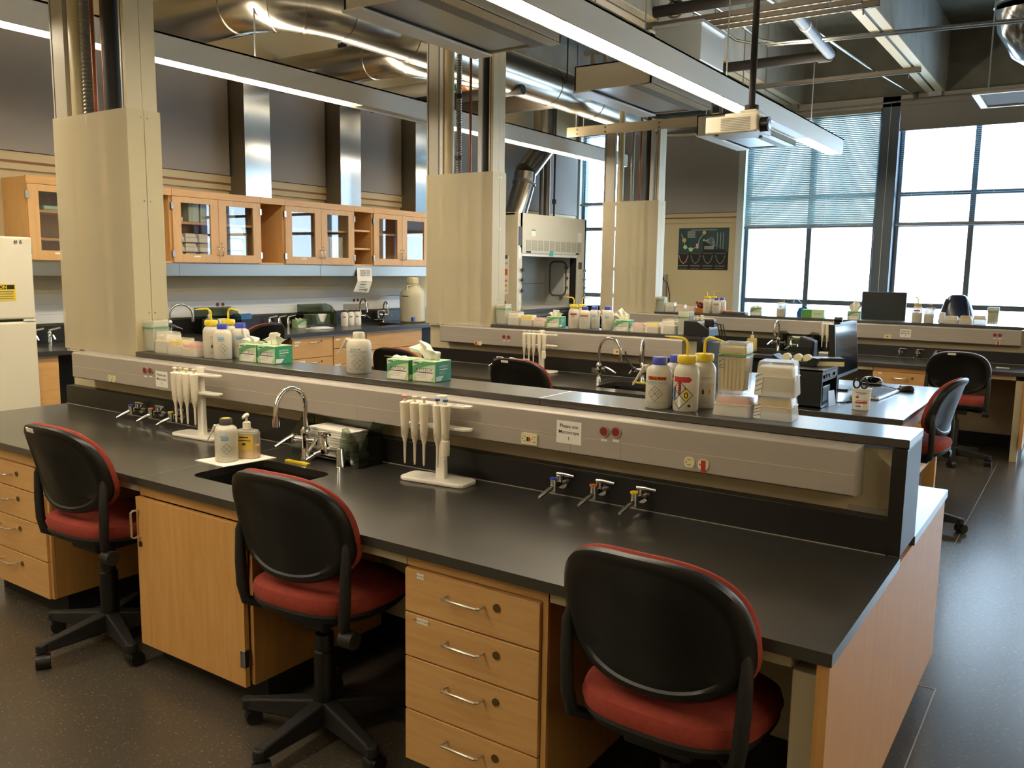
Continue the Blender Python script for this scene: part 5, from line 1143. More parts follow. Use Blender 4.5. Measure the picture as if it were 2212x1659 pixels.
def tall_box(loc, label, rz=0.0, sz=(.092, .088, .168), fill='tip_yellow', marks=False, group='tall pipette tip boxes'):
    t = thing('tip_box', label, 'tip box', loc, rz, group); a, b_, h = sz
    def q(k, z): return [(-a/2*k, -b_/2*k, z), (a/2*k, -b_/2*k, z), (a/2*k, b_/2*k, z), (-a/2*k, b_/2*k, z)]
    part('base', MB().hexa(q(.93, 0), q(.99, h*.74)), 'milky_clear', t, bevel=.005)
    m = MB()
    for i in range(6):
        for j in range(5): x, y = (-.5+(i+.5)/6)*a*.84, (-.5+(j+.5)/5)*b_*.84; m.cyl((x, y, h*.06), (x, y, h*.90), .004, .0075, 6)
    tag(part('tips', m, fill, t), kind='stuff')
    part('band', MB().hexa(q(1.0, h*.735), q(1.0, h*.765)), 'green_band', t)
    part('lid', MB().hexa(q(.99, h*.766), q(.95, h)), 'milky_clear', t, bevel=.007)
    if marks:
        fn = flat((-a*.36, -b_*.50-.0012, h*.5), (1, 0, 0), (0, 0, 1)); m = MB()
        for k in range(3): line(m, fn, (-a*.10, h*(.03+k*.09)), (a*.10, h*(.09+k*.09)), .0016)
        line(m, fn, (-a*.1, h*.0), (a*.1, h*.02), .0014); decal('tally_marks', m, 'ink', t)
    return t
# right-hand group on the front shelf
tip_box((-.935, 2.675, ZS), 'pink-racked tip box under the tall yellow tip box', 'pink', R(2), (.125, .095, .068))
tall_box((-.945, 2.685, ZS+.0684), 'tall tip box full of yellow tips stacked on the pink tip box', R(3), marks=True)
tip_box((-.808, 2.695, ZS), 'mustard-racked tip box at the bottom of the two-box stack', 'mustard', R(4), (.122, .115, .075), marks=True)
tip_box((-.808, 2.695, ZS+.0754), 'large frosted tip box with tally marks on top of the stack', 'white_warm', R(6), (.126, .118, .108), marks=True)
# left-hand group on the front shelf
tall_box((-4.085, 2.665, ZS), 'tall frosted tip box against the front column', 0, (.10, .10, .165), 'tip_green')
tip_box((-3.965, 2.66, ZS), 'frosted tip box with clear lid, first after the tall box', 'white_warm', 0, (.115, .10, .108))
tip_box((-3.838, 2.65, ZS), 'yellow-racked tip box between frosted and pink boxes on the front shelf', 'yellow', R(3), (.118, .095, .083))
tip_box((-3.715, 2.642, ZS), 'pink-racked tip box next to the yellow-capped bottle', 'pink', R(3), (.118, .09, .070))
# middle bench
tall_box((-4.06, 2.665+Y2, ZS), 'tall frosted tip box against the middle column', 0, (.10, .10, .165), 'tip_green')
tip_box((-3.93, 2.66+Y2, ZS), 'clear-lidded tip box beside the middle column', 'white_warm', 0, (.115, .10, .108))
tip_box((-3.805, 2.655+Y2, ZS), 'amber-lidded tip box on the middle bench shelf', 'amber', 0, (.115, .10, .085), lidm='tip_yellow')
tip_box((-3.68, 2.65+Y2, ZS), 'pink tip box beside the tissue box on the middle bench', 'pink', 0, (.115, .09, .070))
tip_box((-2.812, 2.66+Y2, ZS), 'pink tip box with tally marks past the tissues on the middle bench', 'pink', 0, (.115, .09, .070), marks=True)
tip_box((-2.692, 2.66+Y2, ZS), 'yellow tip box with tally marks on the middle bench', 'yellow', 0, (.115, .10, .080), marks=True)
tip_box((-2.565, 2.665+Y2, ZS), 'frosted tip box with tally marks beside the tall pale box', 'white_warm', 0, (.118, .10, .108), marks=True)
tall_box((-2.452, 2.68+Y2, ZS), 'tall pale green tip box behind the black power supply', 0, (.095, .095, .168), 'tip_green', True)
# rear bench
tall_box((-4.08, 2.67+Y3, ZS), 'tall frosted tip box by the rear column', 0, (.10, .10, .165), 'tip_green')
tip_box((-3.965, 2.67+Y3, ZS), 'frosted tip box at the column end of the rear shelf', 'white_warm', 0, (.115, .10, .105))
tip_box((-3.845, 2.67+Y3, ZS), 'yellow tip box on the rear shelf near the poster', 'amber', 0, (.115, .10, .083))
tip_box((-3.72, 2.67+Y3, ZS), 'pink tip box beside the orange tray on the rear shelf', 'pink', 0, (.115, .09, .070))
tip_box((-1.105, 2.67+Y3, ZS), 'small white tip box below the dark microscope', 'white_warm', 0, (.115, .09, .072), lidm='milky')
tip_box((-.985, 2.67+Y3, ZS), 'amber-racked tip box in the backlit row', 'amber', 0, (.105, .10, .080))
tip_box((-.87, 2.67+Y3, ZS), 'larger frosted tip box in the backlit row', 'white_warm', 0, (.11, .10, .10))
tall_box((-.765, 2.68+Y3, ZS), 'tall frosted tip box at the bright end of the rear shelf', 0, (.10, .095, .168), 'tip_green')

# ================================================================== TISSUE BOXES
def tissue(t, h, seed, hh=.07, lean=(0, 0)):
    random.seed(seed); m = MB(); nu, nv = 9, 7; v = []
    for j in range(nv):
        for i in range(nu):
            a = (i/(nu-1)-.5); b_ = j/(nv-1); sp = .055+.075*b_*(1-.35*b_)
            x = a*sp*1.2+lean[0]*b_*b_; y = .018*math.sin(i*2.1+seed)*(0.3+b_)+.012*math.sin(i*4.3+j)*b_+lean[1]*b_*b_
            z = h-.004+hh*b_*(1-.55*abs(a)*2*b_)+.006*math.sin(i*3.7+seed*2)*b_
            v.append((x, y, z))
    f = [(j*nu+i, j*nu+i+1, (j+1)*nu+i+1, (j+1)*nu+i) for j in range(nv-1) for i in range(nu-1)]
    o = part('tissue', m.add(v, f), 'paper', t, smooth=True); sm = o.modifiers.new('solid', 'SOLIDIFY'); sm.thickness = .0012
def tissue_box(loc, label, rz=0.0, seed=1, hh=.065, lean=(0, 0), plain=False, w=.114, d=.112, h=.084):
    t = thing('tissue_box', label, 'tissue box', loc, rz, 'green lab tissue boxes')
    part('carton', B(-w/2, w/2, -d/2, d/2, 0, h), 'green_pale', t, bevel=.0015)
    fn = flat((0, -d/2-.0004, 0), (1, 0, 0), (0, 0, 1)); fs = flat((w/2+.0004, 0, 0), (0, 1, 0), (0, 0, 1))
    decal('green_sweep', poly(MB(), fn, [(-w*.49, h*.30), (-w*.2, h*.62), (w*.2, h*.80), (w*.49, h*.86), (w*.49, h*.98), (0, h*.98), (-w*.49, h*.72)]), 'green_band', t)
    decal('white_panel', poly(MB(), fn, [(-w*.30, h*.04), (w*.30, h*.04), (w*.42, h*.30), (w*.42, h*.62), (-w*.22, h*.62), (-w*.40, h*.30)], .0002), 'paper', t)
    m = MB(); letters(m, fn, 'KIMTECH', .0195, .002, h*.50, e=.0005); quad(m, fn, -.044, .046, h*.43, h*.47, .0005); decal('lettering', m, 'ink', t)
    m = MB()
    for k in range(3): quad(m, fn, -.044, .02-.006*k, h*(.34-k*.07), h*(.352-k*.07), .0005)
    letters(m, fn, '1', .010, w*.43, h*.86, e=.0005); decal('fine_print', m, 'grey_ink', t)
    decal('corner_mark', quad(MB(), fn, -w*.43, -w*.20, h*.86, h*.92, .0005), 'purple', t)
    decal('side_panel', quad(MB(), fs, -d*.495, d*.495, .001, h-.001), 'green_box', t)
    m = MB(); poly(m, fs, [(-d*.45, h*.05), (-d*.45, h*.28), (d*.02, h*.28), (-d*.15, h*.05)], .0003); letters(m, fs, 'KIMTECH', .0135, 0, h*.68, e=.0003); quad(m, fs, -.028, .03, h*.57, h*.62, .0003)
    for k in range(2): quad(m, fs, -.028, .012, h*(.46-k*.08), h*(.475-k*.08), .0003)
    decal('side_lettering', m, 'paper', t)
    decal('top_panel', quad(MB(), flat((0, 0, h+.0003), (1, 0, 0), (0, 1, 0)), -w*.48, w*.48, -d*.48, d*.48), 'green_pale', t)
    tissue(t, h, seed, hh, lean)
    return t
tissue_box((-3.318, 2.695, ZS), 'green tissue box with drooping tissue beside the blue-capped bottles', R(4), 3, .04, (-.02, -.005))
tissue_box((-3.190, 2.700, ZS), 'green tissue box with upright tissue facing the wall counter', R(3), 5, .068, (.01, 0))
tissue_box((-2.345, 2.672, ZS), 'green tissue box with flat tissue, paired mid-shelf on the front bench', R(2), 8, .012, (-.045, -.01))
tissue_box((-2.222, 2.690, ZS), 'green tissue box with tall pointed tissue mid-shelf on the front bench', R(4), 9, .085, (-.05, 0))
tissue_box((-3.545, 2.66+Y2, ZS), 'green tissue box with pointed tissue on the middle bench shelf', R(2), 11, .06, (0, 0))
tissue_box((-2.945, 2.67+Y2, ZS), 'green tissue box with tall white tissue near the lone middle bench bottle', R(4), 12, .09, (-.03, 0))
tissue_box((-2.98, 2.66+Y3, ZS), 'small green tissue box beside the grey tray on the rear shelf', R(10), 13, .025)
tissue_box((-1.985, 2.66+Y3, ZS), 'pale tissue box with tall backlit tissue before the dark monitor', R(6), 15, .115, (.01, 0))
tissue_box((-6.84, 6.12, .9145), 'green tissue box on the wall counter by the towel tray', R(80), 16, .02)
t = thing('glove_box', 'green and cream carton beside the blue plastic bag', 'carton', (-2.38, 2.65+Y3, ZS), R(5))
part('carton', B(-.11, .11, -.05, .05, 0, .085), 'green_pale', t, bevel=.002); decal('green_end', quad(MB(), flat((0, -.0505, 0), (1, 0, 0), (0, 0, 1)), -.108, -.01, .001, .084), 'olive_box', t)
decal('print', letters(MB(), flat((.05, -.0505, .04), (1, 0, 0), (0, 0, 1)), 'Kimwipes', .018), 'ink', t)

# ================================================================== SIGNS
def sign(x, y, z, n, label, sz=.098):
    t = thing('paper_sign', label, 'sign', (x, y, z), 0, 'microscope notices on the raceways')
    part('sheet', B(-sz/2, sz/2, -.0012, -.0002, -sz*.40, sz*.40), 'paper', t)
    fn = flat((0, -.0016, 0), (1, 0, 0), (0, 0, 1)); m = MB()
    letters(m, fn, 'Please use', .0175, 0, .016, bold=.012); letters(m, fn, 'Microscope', .0172, 0, -.005, bold=.012); letters(m, fn, n, .018, 0, -.027, bold=.012); decal('lettering', m, 'ink', t)
sign(-1.448, 2.488, 1.007, '1', 'white Please use Microscope 1 sign between outlet and red ports')
sign(-3.779, 2.488, .992, '1', 'white Please use Microscope 1 sign beside the first pipette stand')
sign(-1.468, 2.488+Y3, .999, '5', 'white microscope notice on the rear bench raceway')
t = thing('wall_notice', 'white printed notice hanging from the stainless strip', 'notice', (-6.65, 6.88, 1.4), 0)
nv = [(-6.663, 6.785, 1.542), (-6.663, 7.015, 1.542), (-6.62, 6.985, 1.40), (-6.62, 6.755, 1.40), (-6.655, 6.955, 1.268), (-6.655, 6.725, 1.285)]
m = MB().add([(a+.0, b_, c_) for a, b_, c_ in nv], [(0, 1, 2, 3), (3, 2, 4, 5)]); o = part('sheet', m, 'paper', t, world=True); sm = o.modifiers.new('solid', 'SOLIDIFY'); sm.thickness = .0012
fn = flat((-6.6385, 6.893, 1.48), (0, 1, .0), (-.30, .21, 1)); m = MB()
letters(m, fn, 'WASH YOUR', .027, 0, .022, bold=.02); letters(m, fn, 'HANDS THE', .027, 0, -.004, bold=.02); letters(m, fn, 'RIGHT WAY', .027, 0, -.03, bold=.02); decal('heading', m, 'purple', t, world=True)
fn = flat((-6.630, 6.85, 1.33), (0, 1, 0), (.24, .2, 1)); m = MB()
for k in range(4): quad(m, fn, -.06, .03, .06-k*.03, .066-k*.03)
letters(m, fn, 'W', .045, .055, -.045, bold=.03); decal('print', m, 'ink', t, world=True)

# ================================================================== PIPETTES
def make_pipette(label, loc, rz, btn, long_=True, bulb=False, k=1.0):
    t = thing('pipette', label, 'pipette', loc, rz, 'white pipettes hanging on their stands')
    # local z: 0 at the hook level, tip below
    part('handle', MB().lathe([(.0115, -.112), (.0135, -.106), (.0145, -.06), (.0165, -.015), (.0175, .0), (.0175, .012), (.010, .016)], n=16, sy=1.2), 'white_warm', t, smooth=True)
    part('finger_hook', MB().prism([(-.020, .0), (-.032, .008), (-.034, .016), (-.010, .012), (.012, .014), (.012, .0)], lambda u, v, w: (w, -u, v), -.009, .009), 'white_warm', t, bevel=.002)
    part('grip_line', MB().cyl((0, 0, -.064), (0, 0, -.0625), .0142, n=16), 'grey_ink', t, smooth=True)
    part('volume_window', B(-.003, .003, -.0160, -.0145, -.105, -.075), 'grey_ink', t)
    if bulb: part('tip_cone', MB().lathe([(.006, -.185), (.006, -.175), (.016, -.172), (.0175, -.15), (.0165, -.118), (.010, -.113)], n=16), 'white_warm', t, smooth=True)
    else: part('tip_cone', MB().lathe([(.0025, -.222), (.0042, -.212), (.0058, -.14), (.0085, -.132), (.0085, -.126), (.0115, -.122), (.0115, -.112)], n=14), 'white_warm', t, smooth=True)
    part('ejector', B(-.004, .004, .010, .020, -.10, .01), 'white_warm', t, bevel=.002)
    part('plunger', MB().cyl((0, 0, .012), (0, 0, .030), .0052, n=12), 'white_warm', t, smooth=True)
    part('button', MB().lathe([(.009, .028), (.0105, .031), (.0105, .036), (.007, .038)], n=14), btn, t, smooth=True)
    return t
def pipette_stand(loc, rz, label):
    t = thing('pipette_stand', label, 'pipette stand', loc, rz, 'white pipette stands')
    part('base', MB().prism(rrect(.29, .115, .03, 5), XY, 0, .016), 'white_gloss', t, bevel=.005)
    part('post', MB().prism([(-.005, .014), (.038, .014), (.030, .30), (.004, .30)], XZ, -.012, .012), 'white_gloss', t, bevel=.004)
    up_ = [(-.135, -.012), (-.11, -.030), (.02, -.034), (.13, -.026), (.150, -.010), (.145, .012), (.02, .020), (-.125, .016)]
    part('upper_rack', MB().prism(up_, XY, .290, .301), 'white_gloss', t, bevel=.003)
    part('lower_rack', MB().prism([(a, b_+.002) for a, b_ in up_], XY, .206, .217), 'white_gloss', t, bevel=.003)
    m = MB()
    for x in (.075, .112): m.cyl((x, -.012, .3005), (x, -.012, .3015), .013, n=14)
    part('rack_hole', m, 'rail', t)
    part('post_cap', MB().lathe([(.010, .298), (.017, .31), (.021, .325), (.0205, .329), (.012, .33)], (.017, 0, 0), 16), 'white_gloss', t, smooth=True)
    return t
def stand_set(loc, rz, where, xs, btns, names, bulb_last=False):
    pipette_stand(loc, rz, 'white pipette stand %s' % where); M = Matrix.Translation(loc) @ Matrix.Rotation(rz, 4, 'Z')
    for i, x in enumerate(xs):
        p = M @ Vector((x, -.046, .287)); make_pipette('white pipette with %s' % names[i], tuple(p), rz+R(0), btns[i], bulb=bulb_last and i == len(xs)-1)
ords = ['first', 'second', 'third', 'fourth', 'fifth']
stand_set((-1.985, 2.440, .762), R(6), 'behind the drawers on the front bench', (-.118, -.073, -.032, .028, .062), ('pink', 'ivory', 'white_warm', 'blue_cap', 'blue'),
    ['pink button at the end of the front stand', 'cream button, second on the stand by the tap', 'white button, third on the stand by the tap', 'blue button in front of the stand post', 'wide collar at the inner end of the row'], True)
stand_set((-3.385, 2.415, .762), R(4), 'beside the clear bottle near the front column', (-.105, -.068, -.026, .026), ('white_warm', 'ivory', 'ivory', 'white_warm'),
    ['white button, %s from the valves on the column-side stand' % o_ for o_ in ords[:4]])
stand_set((-3.53, 2.40+Y2, .762), R(5), 'on the middle bench', (-.115, -.072, -.032, .02, .058), ('white_warm', 'white_warm', 'white_warm', 'white_warm', 'white_warm'),
    ['white button, %s on the middle bench stand' % o_ for o_ in ords], True)
stand_set((-2.09, 2.40+Y3, .762), R(5), 'behind the computer monitor', (-.115, -.07, -.02, .03), ('white_warm',)*4, ['white button, %s on the stand behind the monitor' % o_ for o_ in ords[:4]])
stand_set((-3.50, 2.40+Y3, .762), R(5), 'far back on the rear bench', (-.115, -.07, -.02, .03), ('white_warm',)*4, ['white button, %s on the farthest stand' % o_ for o_ in ords[:4]])

# ================================================================== COMPUTER TABLE
t = thing('computer_table', 'wooden table with black top carrying the computer', 'table', (-1.5, 5.88, 0))
part('table_top', B(-2.22, -.815, 5.06, 6.70, .734, .762), 'epoxy', t, world=True, bevel=.003)
part('apron', MB().box(-2.17, -.87, 5.12, 5.14, .64, .734).box(-2.17, -.87, 6.62, 6.64, .64, .734).box(-.87, -.85, 5.12, 6.64, .64, .734).box(-2.19, -2.17, 5.12, 6.64, .64, .734), 'maple_h', t, world=True)
for x, y in ((-.90, 5.11), (-.90, 6.57), (-2.19, 5.11), (-2.19, 6.57)): part('leg', B(x, x+.07, y, y+.07, 0, .734), 'maple_v', t, world=True, bevel=.003)
part('stretcher', MB().box(-2.15, -.87, 6.59, 6.615, .26, .30).box(-.875, -.855, 5.15, 6.6, .26, .30), 'maple_h', t, world=True)
t = thing('equipment_cabinet', 'black open-fronted equipment case on the computer table', 'equipment case', (-1.45, 5.32, .762))
part('shell', MB().box(-1.66, -1.284, 5.146, 5.160, .764, .992).box(-1.66, -1.284, 5.50, 5.514, .764, .992).box(-1.66, -1.284, 5.146, 5.514, .980, .994).box(-1.66, -1.284, 5.146, 5.514, .764, .778).box(-1.66, -1.65, 5.146, 5.514, .764, .992), 'pc_black', t, world=True, bevel=.002)
part('shelf', B(-1.65, -1.29, 5.16, 5.50, .918, .926), 'pc_black', t, world=True)
part('control_panel', B(-1.30, -1.286, 5.162, 5.498, .930, .978), 'grey_plastic', t, world=True)
for k, y in enumerate((5.19, 5.225, 5.26, 5.30, 5.42)): part('control_knob', MB().cyl((-1.286, y, .95), (-1.276, y, .95), .010, n=10), 'black_plastic', t, world=True)
part('indicator', B(-1.286, -1.283, 5.235, 5.25, .962, .968), 'green_band', t, world=True)
solo('power_brick', MB().box(-1.50, -1.31, 5.28, 5.46, .779, .88), 'pc_black', 'black power unit inside the open equipment case', 'power unit', bevel=.006)
solo('white_card', MB().hexa([(-1.275, 5.28, .763), (-1.27, 5.28, .763), (-1.25, 5.37, .763), (-1.255, 5.37, .763)], [(-1.285, 5.29, .855), (-1.28, 5.29, .855), (-1.265, 5.37, .855), (-1.27, 5.37, .855)]), 'silver', 'pale card leaning at the equipment case opening', 'card')
t = thing('tape_dispenser', 'black desk tray with cream tape rolls on the equipment case', 'tape dispenser', (-1.50, 5.36, .9945))
part('tray', MB().prism([(-.13, 0), (.13, 0), (.15, .05), (.12, .055), (.08, .03), (-.08, .03), (-.13, .06)], XZ, -.07, .07), 'black_plastic', t, bevel=.004)
for x in (-.05, .02, .075): part('tape_roll', MB().cyl((x, -.05, .045), (x+.004, -.02, .045), .026, n=18), 'ivory', t, smooth=True)
t = thing('flat_case', 'black and cream flat case beside the tape rolls', 'case', (-1.33, 5.42, .9945), R(30))
part('case', B(-.09, .09, -.05, .05, 0, .03), 'ivory', t, bevel=.003); part('cover', B(-.092, .092, -.052, .052, .03, .05), 'pc_black', t, bevel=.003)
t = thing('monitor', 'computer monitor turned toward the aisle chair', 'monitor', (-1.45, 6.18, .762), 0)
mx0 = -1.43
part('bezel', MB().hexa([(-1.415, 5.86, .86), (-1.375, 5.86, .86), (-1.375, 6.50, .86), (-1.415, 6.50, .86)], [(-1.445, 5.86, 1.222), (-1.405, 5.86, 1.222), (-1.405, 6.50, 1.222), (-1.445, 6.50, 1.222)]), 'pc_black', t, world=True, bevel=.004)
part('screen', MB().hexa([(-1.3752, 5.88, .885), (-1.3738, 5.88, .885), (-1.3738, 6.48, .885), (-1.3752, 6.48, .885)], [(-1.4042, 5.88, 1.205), (-1.4028, 5.88, 1.205), (-1.4028, 6.48, 1.205), (-1.4042, 6.48, 1.205)]), 'screen_off', t, world=True)
part('stand', MB().box(-1.50, -1.44, 6.12, 6.24, .775, 1.02), 'pc_black', t, world=True, bevel=.006); part('foot', MB().prism(rrect(.20, .26, .03, 4), lambda u, v, w: (-1.44+u, 6.18+v, w), .762, .775), 'pc_black', t, world=True)
t = thing('webcam', 'small black webcam on top of the monitor', 'webcam', (-1.42, 6.0, 1.222)); part('clip', B(-.02, .02, -.02, .02, 0, .012), 'black_plastic', t, bevel=.003); part('camera', MB().cyl((-.02, 0, .028), (.03, 0, .028), .017, n=14), 'black_plastic', t, smooth=True); part('lens', MB().cyl((.03, 0, .028), (.032, 0, .028), .009, n=12), 'silver', t)
t = thing('speaker', 'dark curved desk speaker behind the equipment case', 'speaker', (-1.70, 6.28, .762))
part('body', MB().hexa([(-.075, -.06, 0), (.07, -.06, 0), (.07, .06, 0), (-.075, .06, 0)], [(-.03, -.05, .345), (.075, -.05, .315), (.075, .05, .315), (-.03, .05, .345)]), 'black_rough', t, bevel=.012, seg=3); part('grille', B(-.055, .055, -.064, -.060, .04, .27), 'black_matt', t)
t = thing('keyboard', 'black and silver keyboard on the computer table', 'keyboard', (-1.15, 6.0, .7625), R(86))
part('case', B(-.25, .25, -.09, .09, 0, .016), 'silver', t, bevel=.005); keys = None
for r_ in range(5):
    for c_ in range(16):
        if keys is None: keys = part('key', MB().hexa([(-.0125, -.0125, 0), (.0125, -.0125, 0), (.0125, .0125, 0), (-.0125, .0125, 0)], [(-.010, -.010, .006), (.010, -.010, .006), (.010, .010, .006), (-.010, .010, .006)]), 'key', t); keys.location = (-.225+c_*.030, .056-r_*.0285, .016)
        else: o = keys.copy(); COL.objects.link(o); o.parent = t; o.location = (-.225+c_*.030, .056-r_*.0285, .016)
def mouse(loc, rz, label):
    t = thing('mouse', label, 'mouse', loc, rz); part('body', pad(sellipse(.032, .056, 28, 2.4), [(.9, 0), (1, .006), (.96, .020), (.8, .031), (.5, .037), (.05, .038)], lambda u, v, h: (u, v, h*(1-.25*v/.056))), 'black_plastic', t, smooth=True); part('wheel', MB().cyl((-.004, .034, .030), (.004, .034, .030), .008, n=10), 'grey_plastic', t); return t
mouse((-1.02, 6.33, .7624), R(100), 'black computer mouse near the table edge')
solo('mouse_cable', MB().tube([(-1.075, 6.34, .772), (-1.16, 6.45, .768), (-1.28, 6.62, .768), (-1.36, 6.66, .768)], .003, 6), 'cable', 'thin black mouse cable across the computer table', 'cable', smooth=True)
t = thing('headset_puck', 'glossy black rounded device behind the keyboard', 'device', (-1.29, 6.58, .762)); part('body', pad(sellipse(.075, .06, 28, 2.2), [(.85, 0), (1, .012), (.93, .035), (.7, .05), (.3, .056), (.03, .057)], lambda u, v, h: (u, v, h)), 'screen_off', t, smooth=True); part('trim_ring', MB().tube([(.076*math.cos(2*PI*i/24), .061*math.sin(2*PI*i/24), .012) for i in range(25)], .004, 6), 'silver', t, smooth=True)
t = thing('pen_cup', 'white printed plastic tub holding scissors on the computer table', 'cup', (-1.09, 5.29, .762))
part('tub', MB().lathe([(.043, 0), (.046, .003), (.054, .118), (.057, .120), (.057, .128), (.053, .128), (.050, .115), (.043, .008)], n=28), 'white', t, smooth=True)
fn = around((0, 0, 0), .0495, facing((-1.09, 5.29))); m = MB(); quad(m, fn, -.034, .036, .043, .052, .001, 6); quad(m, fn, -.03, .036, .057, .060, .001, 6); poly(m, fn, [(-.032, .078), (-.018, .070), (-.010, .084), (-.024, .090)], .003); decal('red_print', m, 'red', t)
m = MB(); quad(m, fn, -.03, .03, .103, .108, .004, 6); quad(m, fn, -.02, .02, .095, .099, .003, 6); quad(m, fn, -.03, .0, .022, .03, .0008, 4); decal('blue_print', m, 'grey_ink', t)
t = thing('scissors', 'black-handled scissors standing in the plastic tub', 'scissors', (-1.09, 5.29, .80))
part('blade', MB().box(-.012, .004, -.003, .003, -.02, .08).box(.002, .016, -.003, .003, -.02, .08), 'steel', t); 
for x, a_ in ((-.030, 0), (.012, 0)): part('handle', MB().tube([(x+.018*math.cos(2*PI*i/18), 0, .115+.026*math.sin(2*PI*i/18)) for i in range(19)], .0055, 8), 'black_plastic', t, smooth=True)
for i in range(3):
    p0 = (-1.27+.02*i, 5.48, .765); solo('desk_cable', MB().tube([p0, (-1.22, 5.52+.03*i, .766), (-1.18+.02*i, 5.60, .766), (-1.24, 5.68+.04*i, .766)], .003, 6), 'cable', ('thin black cable coiled at the case opening', 'thin black cable beside the white card', 'thin black cable running to the keyboard')[i], 'cable', 'desk cables', smooth=True)
# power supply on the middle shelf
t = thing('power_supply', 'black sloped power supply on the end of the middle bench shelf', 'power supply', (-2.36, 2.66+Y2, ZS))
part('case', MB().prism([(-.06, 0), (.13, 0), (.13, .055), (.04, .105), (-.06, .105)], lambda u, v, w: (u, w, v), -.095, .095), 'pc_black', t, bevel=.004)
part('front_face', B(.1302, .132, -.09, .09, .004, .05), 'frame_dark', t); part('dial', MB().cyl((.07, -.03, .088), (.078, -.03, .10), .014, n=12).cyl((.07, .03, .088), (.078, .03, .10), .014, n=12), 'silver', t)
t = thing('adapter_plug', 'black plug adapter with cables on the power supply', 'adapter', (-2.24, 2.60+Y2, 1.17)); part('block', B(-.03, .04, -.03, .03, 0, .055), 'black_plastic', t, bevel=.008)
for i, q in enumerate((0, .02, .04)): part('cable', MB().tube([(.03, 0, .03), (.06+q, 0, .02), (.08+q, .01, -.08), (.09+q, .02, -.25), (.11+q, .03, -.40)], .004, 6), 'cable', t, smooth=True)
t = thing('socket_tower', 'blue-grey power box at the end of the middle bench', 'power box', (-2.20, 2.68+Y2, .762)); part('box', B(-.055, .06, -.07, .07, 0, .30), 'frame_dark', t, bevel=.004); part('label_plate', B(.0602, .062, -.04, .04, .18, .27), 'skyblue', t)
# rear shelf odds and ends
t = thing('glove_tray', 'orange tray heaped with red gloves on the rear shelf', 'tray', (-3.608, 2.71+Y3, ZS)); part('tray', MB().hexa([(-.045, -.06, 0), (.045, -.06, 0), (.045, .06, 0), (-.045, .06, 0)], [(-.05, -.068, .05), (.05, -.068, .05), (.05, .068, .05), (-.05, .068, .05)]), 'orange', t, bevel=.004)
random.seed(12); m = MB()
for i in range(9): m.tube([(random.uniform(-.04, .04), random.uniform(-.05, .05), .05), (random.uniform(-.05, .05), random.uniform(-.05, .05), .085+random.uniform(0, .03)), (random.uniform(-.055, .055), random.uniform(-.06, .06), .07)], .015, 8)
part('glove_heap', m, 'maroon', t, smooth=True)
t = thing('grey_tray', 'flat grey tray and board on the rear shelf', 'tray', (-3.21, 2.68+Y3, ZS)); part('tray', B(-.11, .12, -.06, .06, 0, .026), 'grey_plastic', t, bevel=.004); part('board', B(-.16, -.02, -.05, .07, .0262, .034), 'orange', t)
t = thing('plastic_bag', 'crumpled translucent blue plastic bag on the rear shelf', 'bag', (-2.555, 2.735+Y3, ZS)); random.seed(3)
part('bag', pad(sellipse(.14, .05, 30, 2.2), [(.9, 0), (1, .03), (.95, .07), (.8, .11), (.6, .145), (.3, .16), (.05, .165)], lambda u, v, h: (u*(1+.12*math.sin(u*60+h*50))-.25*h, v*(1+.2*math.sin(u*80)), h*(1+.15*math.sin(u*45+1)))), 'blue_bag', t, smooth=True)
part('contents', pad(sellipse(.05, .03, 16, 2), [(.9, 0), (1, .04), (.6, .09), (.05, .1)], lambda u, v, h: (u+.03, v, h)), 'blue', t, smooth=True)
t = thing('dark_monitor', 'dark flat monitor standing behind the rear shelf', 'monitor', (-1.80, 3.12+Y3, .762)); part('panel', B(-.215, .215, -.02, .015, .24, .612), 'pc_black', t, bevel=.006); part('stand', B(-.04, .04, .0, .04, .01, .4), 'pc_black', t); part('foot', B(-.11, .11, -.08, .09, 0, .012), 'pc_black', t)
t = thing('microscope', 'covered dark blue microscope behind the rear shelf', 'microscope', (-1.12, 3.12+Y3, .762))
part('cover', pad(sellipse(.16, .13, 32, 3), [(1, 0), (1.0, .34), (.97, .40), (.86, .46), (.70, .53), (.50, .585), (.36, .60), (.05, .602)], lambda u, v, h: (u, v, h)), 'navy', t, smooth=True); [part('fold', MB().tube([(q*.085, -.10, .56), (q*.112, -.12, .45), (q*.14, -.125, .3)], .012, 8), 'navy', t, smooth=True) for q in (-1, 1)]; part('label_plate', B(-.03, .05, -.1345, -.131, .36, .385), 'silver', t)
solo('white_block', B(-1.215, -1.17, 9.06, 9.13, ZS, ZS+.10), 'white', 'small white block beside the covered microscope', 'block', bevel=.004)
solo('chalk_strip', B(-.66, -.56, 8.50, 8.52, .762, .768), 'white', 'thin white strip lying on the rear bench', 'strip')

